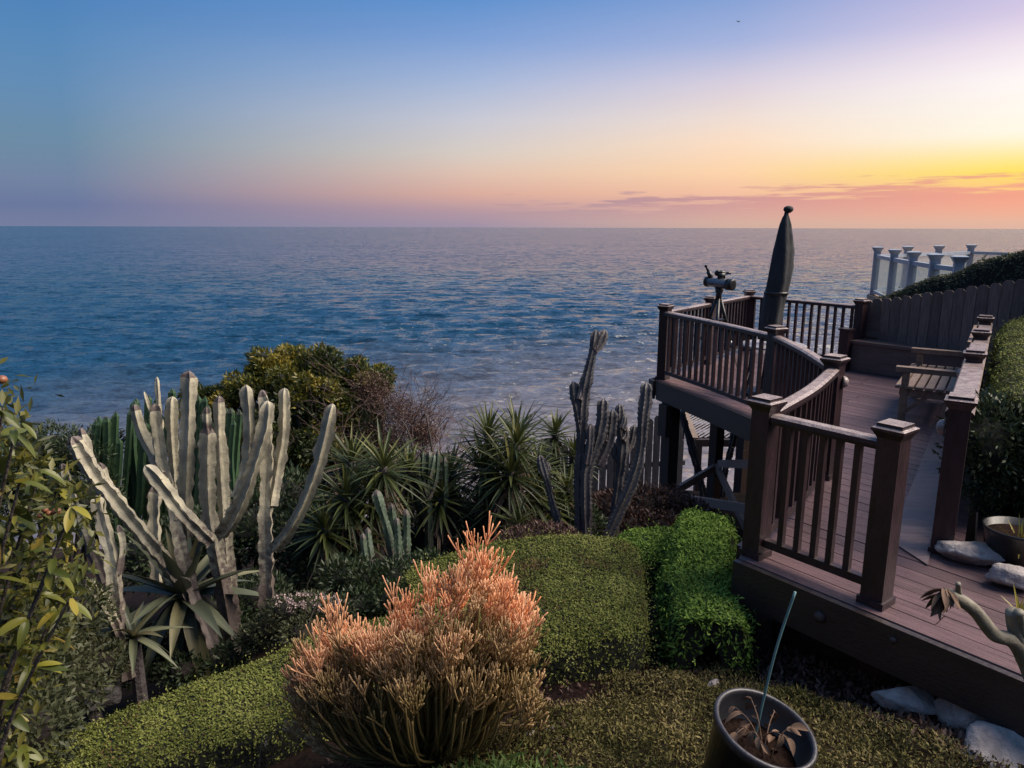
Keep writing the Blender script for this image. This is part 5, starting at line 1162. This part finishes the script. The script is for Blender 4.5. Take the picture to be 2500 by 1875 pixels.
rock('broad flat mauve boulder in front of the beige boulder', gr_(2470, 1835, -.36), (.20, .14, .09), m_rock, 4.4, flat=-.3)
rock('small pale lump of rock beside the dirt path', gr_(1360, 1790, -.47), (.055, .045, .035), m_rock, 2.2)
rock('little white pebble rock next to the path lump', gr_(1305, 1806, -.47), (.05, .04, .028), m_rock, 5.9)
rock('rough grey rock in the shade below the old cactus stems', gr_(235, 1690, -1.02), (.17, .13, .14), m_rock2, 7.7)
rock('small rough grey rock at the back of the low hedge', gr_(165, 1720, -1.02), (.12, .1, .09), m_rock2, 8.8)
rock('pale flat stone behind the black pot', gr_(1745, 1668, -.55), (.05, .035, .02), m_rock, 12.0)

# ---- black pot with a dry plant and a stake
pcn = P(1872, 1775, 2.66); tilt = Matrix.Rotation(R(13), 3, 'Y') @ Matrix.Rotation(R(9), 3, 'X')
pot = thing('plant_pot', (pcn.x, pcn.y, pcn.z-.36), 'tilted black plastic nursery pot in the ground cover', 'plant pot')
mb = MB(); mb.lathe([(.15, -.36), (.155, -.355), (.198, -.03), (.205, -.03), (.207, 0.0), (.196, .004), (.188, -.01), (.175, -.16), (.001, -.16)], pcn, 40, tilt); mb.build('body', m_pot, pot, True)
mb = MB(); mb.lathe([(.199, -.035), (.209, -.034), (.213, -.004), (.209, .006), (.197, .007), (.191, -.003), (.194, -.03), (.199, -.035)], pcn, 40, tilt, cap=False); mb.build('rim', m_potrim, pot, True)
mb = MB(); mb.lathe([(.001, -.115), (.10, -.12), (.176, -.135), (.176, -.14), (.001, -.13)], pcn, 30, tilt); mb.build('soil', m_potsoil, pot, True)
sk = thing('garden_stake', tuple(pcn+tilt @ Vector((.02, .05, -.12))), 'thin blue-green stake standing in the black pot', 'stake')
MB().tube(catmull([pcn+tilt @ Vector((.015, .05, -.15)), P(1893, 1600, 2.72), P(1944, 1443, 2.72)], 6), .0055, 8).build('rod', m_stake, sk, True)
dp = thing('dry_plant', tuple(pcn+tilt @ Vector((-.02, .0, -.11))), 'wilted dry leafy plant in the black pot', 'plant')
dms = [leafmesh('leaf', 1.0, .55, c_, m_dry, shape='oval', curl=cu) for c_, cu in ((.3, .5), (.7, .2), (.1, .7))]
for i in range(7):
    a = i*.9; c0 = pcn+tilt @ Vector((random.uniform(-.05, .05), random.uniform(-.05, .05), -.11)); e_ = pcn+tilt @ Vector((math.cos(a)*.12-.02, math.sin(a)*.10, random.uniform(-.03, .06)))
    pts = catmull([c0, c0.lerp(e_, .5)+Vector((0, 0, .04)), e_], 4); MB().tube(pts, [.0035-.002*k/(len(pts)-1) for k in range(len(pts))], 5).build('twig', m_dry, dp, True)
    for k in range(3): inst('leaf', random.choice(dms), pts[-1-k*2], 0, dp, rot=(random.uniform(-.5, .5), random.uniform(-.2, .9), a+random.uniform(-1, 1)), scale=(random.uniform(.04, .075),)*3)
for i in range(6):
    q = pcn+tilt @ Vector((random.uniform(-.13, .13), random.uniform(-.13, .13), -.10)); inst('leaf', random.choice(dms), q, 0, dp, rot=(random.uniform(-.3, .3), random.uniform(-.3, .3), random.uniform(0, 6.28)), scale=(random.uniform(.03, .06),)*3)
# pot by the right hedge
p2 = gr_(2490, 1285, .26); pot2 = thing('plant_pot', (p2.x, p2.y, .03), 'wide dark pot behind the white rock under the right hedge', 'plant pot')
mb = MB(); mb.lathe([(.14, -.24), (.185, -.02), (.195, 0), (.18, .0), (.17, -.05), (.001, -.05)], p2, 32); mb.build('body', m_pot, pot2, True)
mb = MB(); mb.lathe([(.001, -.035), (.12, -.04), (.174, -.045), (.174, -.055), (.001, -.055)], p2, 28); mb.build('soil', m_potsoil, pot2, True)
sp2 = thing('spiky_succulent', tuple(gr_(2492, 1335, .14)), 'yellow-green spiky leaf tuft beside the wide dark pot', 'succulent'); v = []; f = []; t = []
for i in range(40):
    a = random.uniform(0, 6.28); e = random.uniform(.1, 1.4); blade(v, f, t, gr_(2492, 1335, .14), Vector((math.cos(a)*math.cos(e), math.sin(a)*math.cos(e), math.sin(e))), random.uniform(.10, .24), .014, .3, random.random())
obj('leaf_tuft', v, f, m_ygreen, sp2, attrs={'tint': t})
# plumeria branches by the walkway
def nearP(u, v_, zc): # point on the pixel ray at camera depth zc
    return Vector(((u-1250)/FPX*zc, zc*math.cos(PITCH)-(v_-937.5)/FPX*zc*math.sin(PITCH), CAMZ-zc*math.sin(PITCH)-(v_-937.5)/FPX*zc*math.cos(PITCH)))
pr = thing('plumeria', tuple(nearP(2530, 1700, 2.9)), 'thick bare plumeria branch with a dried leaf cluster over the walkway', 'plant')
def br(pts, r, zc=2.9, nm='branch'):
    pp_ = catmull([nearP(u, v_, zc-.03*i) for i, (u, v_) in enumerate(pts)], 6); MB().tube(pp_, [r[0]+(r[1]-r[0])*i/(len(pp_)-1) for i in range(len(pp_))], 10).build(nm, m_plum, pr, True)
br([(2560, 1760), (2520, 1640), (2480, 1565), (2430, 1545), (2385, 1490), (2345, 1460), (2315, 1445)], (.034, .02))
br([(2348, 1466), (2343, 1440), (2342, 1422)], (.011, .009), 2.76)
br([(2505, 1610), (2482, 1530), (2476, 1490)], (.03, .026), 2.86); br([(2500, 1560), (2494, 1520), (2490, 1490)], (.022, .018), 2.84)
for k in range(26):
    c = nearP(2312+random.uniform(-8, 12), 1440+random.uniform(-8, 12), 2.72); inst('dry_leaf', random.choice(dms), c, 0, pr, rot=(random.uniform(-1, 1), random.uniform(-.1, 1.35), random.uniform(1.8, 5.2)), scale=(random.uniform(.06, .10), .045, .05))
v = []; f = []; t = []
for i in range(8):
    a = random.uniform(0, 6.28); e = random.uniform(.7, 1.5); blade(v, f, t, nearP(2488, 1495, 2.82), Vector((math.cos(a)*math.cos(e), math.sin(a)*math.cos(e), math.sin(e))), random.uniform(.06, .12), .012, .2, .7+.3*random.random())
obj('new_shoots', v, f, m_ygreen, pr, attrs={'tint': t})
# dark foliage and litter under the right hedge and deck
b_ = Vector((3.75, 5.0, .05))
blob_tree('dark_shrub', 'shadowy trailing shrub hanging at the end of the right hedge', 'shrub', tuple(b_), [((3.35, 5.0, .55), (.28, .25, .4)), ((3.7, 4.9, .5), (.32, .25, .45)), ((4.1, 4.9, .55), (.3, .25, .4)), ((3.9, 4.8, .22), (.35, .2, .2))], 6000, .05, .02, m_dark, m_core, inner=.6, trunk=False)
def flit(x, y):
    s_ = (Vector((x, y))-Vector((1.43, 4.37))).dot(FQ); return 1.0 if -0.34 < s_ < 0.35 and x > 1.5 else 0
cover('scattered dark brown leaf litter under the deck edge', 'leaf_litter', 'leaf litter', flit, 2600, (1.4, 3.2), (2.4, 4.4), .045, .02, m_brown, .03)
def fpath(x, y):
    return max(0, min(1, .6+noise.noise(Vector((x*3, y*3, 7))))) if -.5 < (y-3.5)-(x-.3)*.62 < .75 else 0
cover('brown leaf litter strewn over the dirt path', 'leaf_litter', 'leaf litter', fpath, 2600, (-1.0, 1.8), (2.7, 5.0), .035, .016, m_brown, .02)
pl_ = []
while len(pl_) < 90:
    q = R0+RD*random.uniform(-1.2, 5.0)-RN*random.uniform(.15, 1.9)
    if (q-Vector((1.43, 4.37))).dot(FQ) > .12 and q.x > 2.0: pl_.append((q.x, q.y, .012))
pa = np.array(pl_); v, f, t = leaves(pa, rdir(90)*np.array([1, 1, .12]), rdir(90)*.25+np.array([0, 0, 1.0]), .035*(.4+rng.random(90)), .012)
lab(obj('leaf_litter', v, f, m_brown, attrs={'tint': t}), 'few dry leaves scattered on the deck boards', 'leaf litter', kind='stuff')
# thin flower stalks in the hedge
for lbl, pts, r in (('thin dry flower stalk arching over the low hedge beside the firestick bush', [(728, 1700), (745, 1580), (765, 1500), (790, 1460)], .0028), ('short nodding bud stalk at the dark hedge face', [(635, 1880), (640, 1830), (645, 1800), (652, 1798), (650, 1815)], .0025)):
    pp_ = catmull([P(u, v_, 3.3) for u, v_ in pts], 6); o = thing('flower_stalk', tuple(pp_[0]), lbl, 'flower stalk'); MB().tube(pp_, r, 5).build('stalk', m_plum, o, True)
    e_ = pp_[-1]; pa = np.array([tuple(e_+Vector((random.gauss(0, .006), random.gauss(0, .006), random.gauss(0, .008)))) for _ in range(16)]); v, f, t = leaves(pa, rdir(16), rdir(16), .012, .007); obj('bud', v, f, m_flower, o, attrs={'tint': t})
pk = P(98, 1808, 3.25); o = thing('pink_flower', tuple(pk), 'single small bright pink flower in the low hedge', 'flower')
pa = np.array([tuple(pk+Vector((random.gauss(0, .007), random.gauss(0, .004), random.gauss(0, .005)))) for _ in range(26)]); v, f, t = leaves(pa, rdir(26), rdir(26), .016, .013); obj('petals', v, f, m_pink, o, attrs={'tint': t})
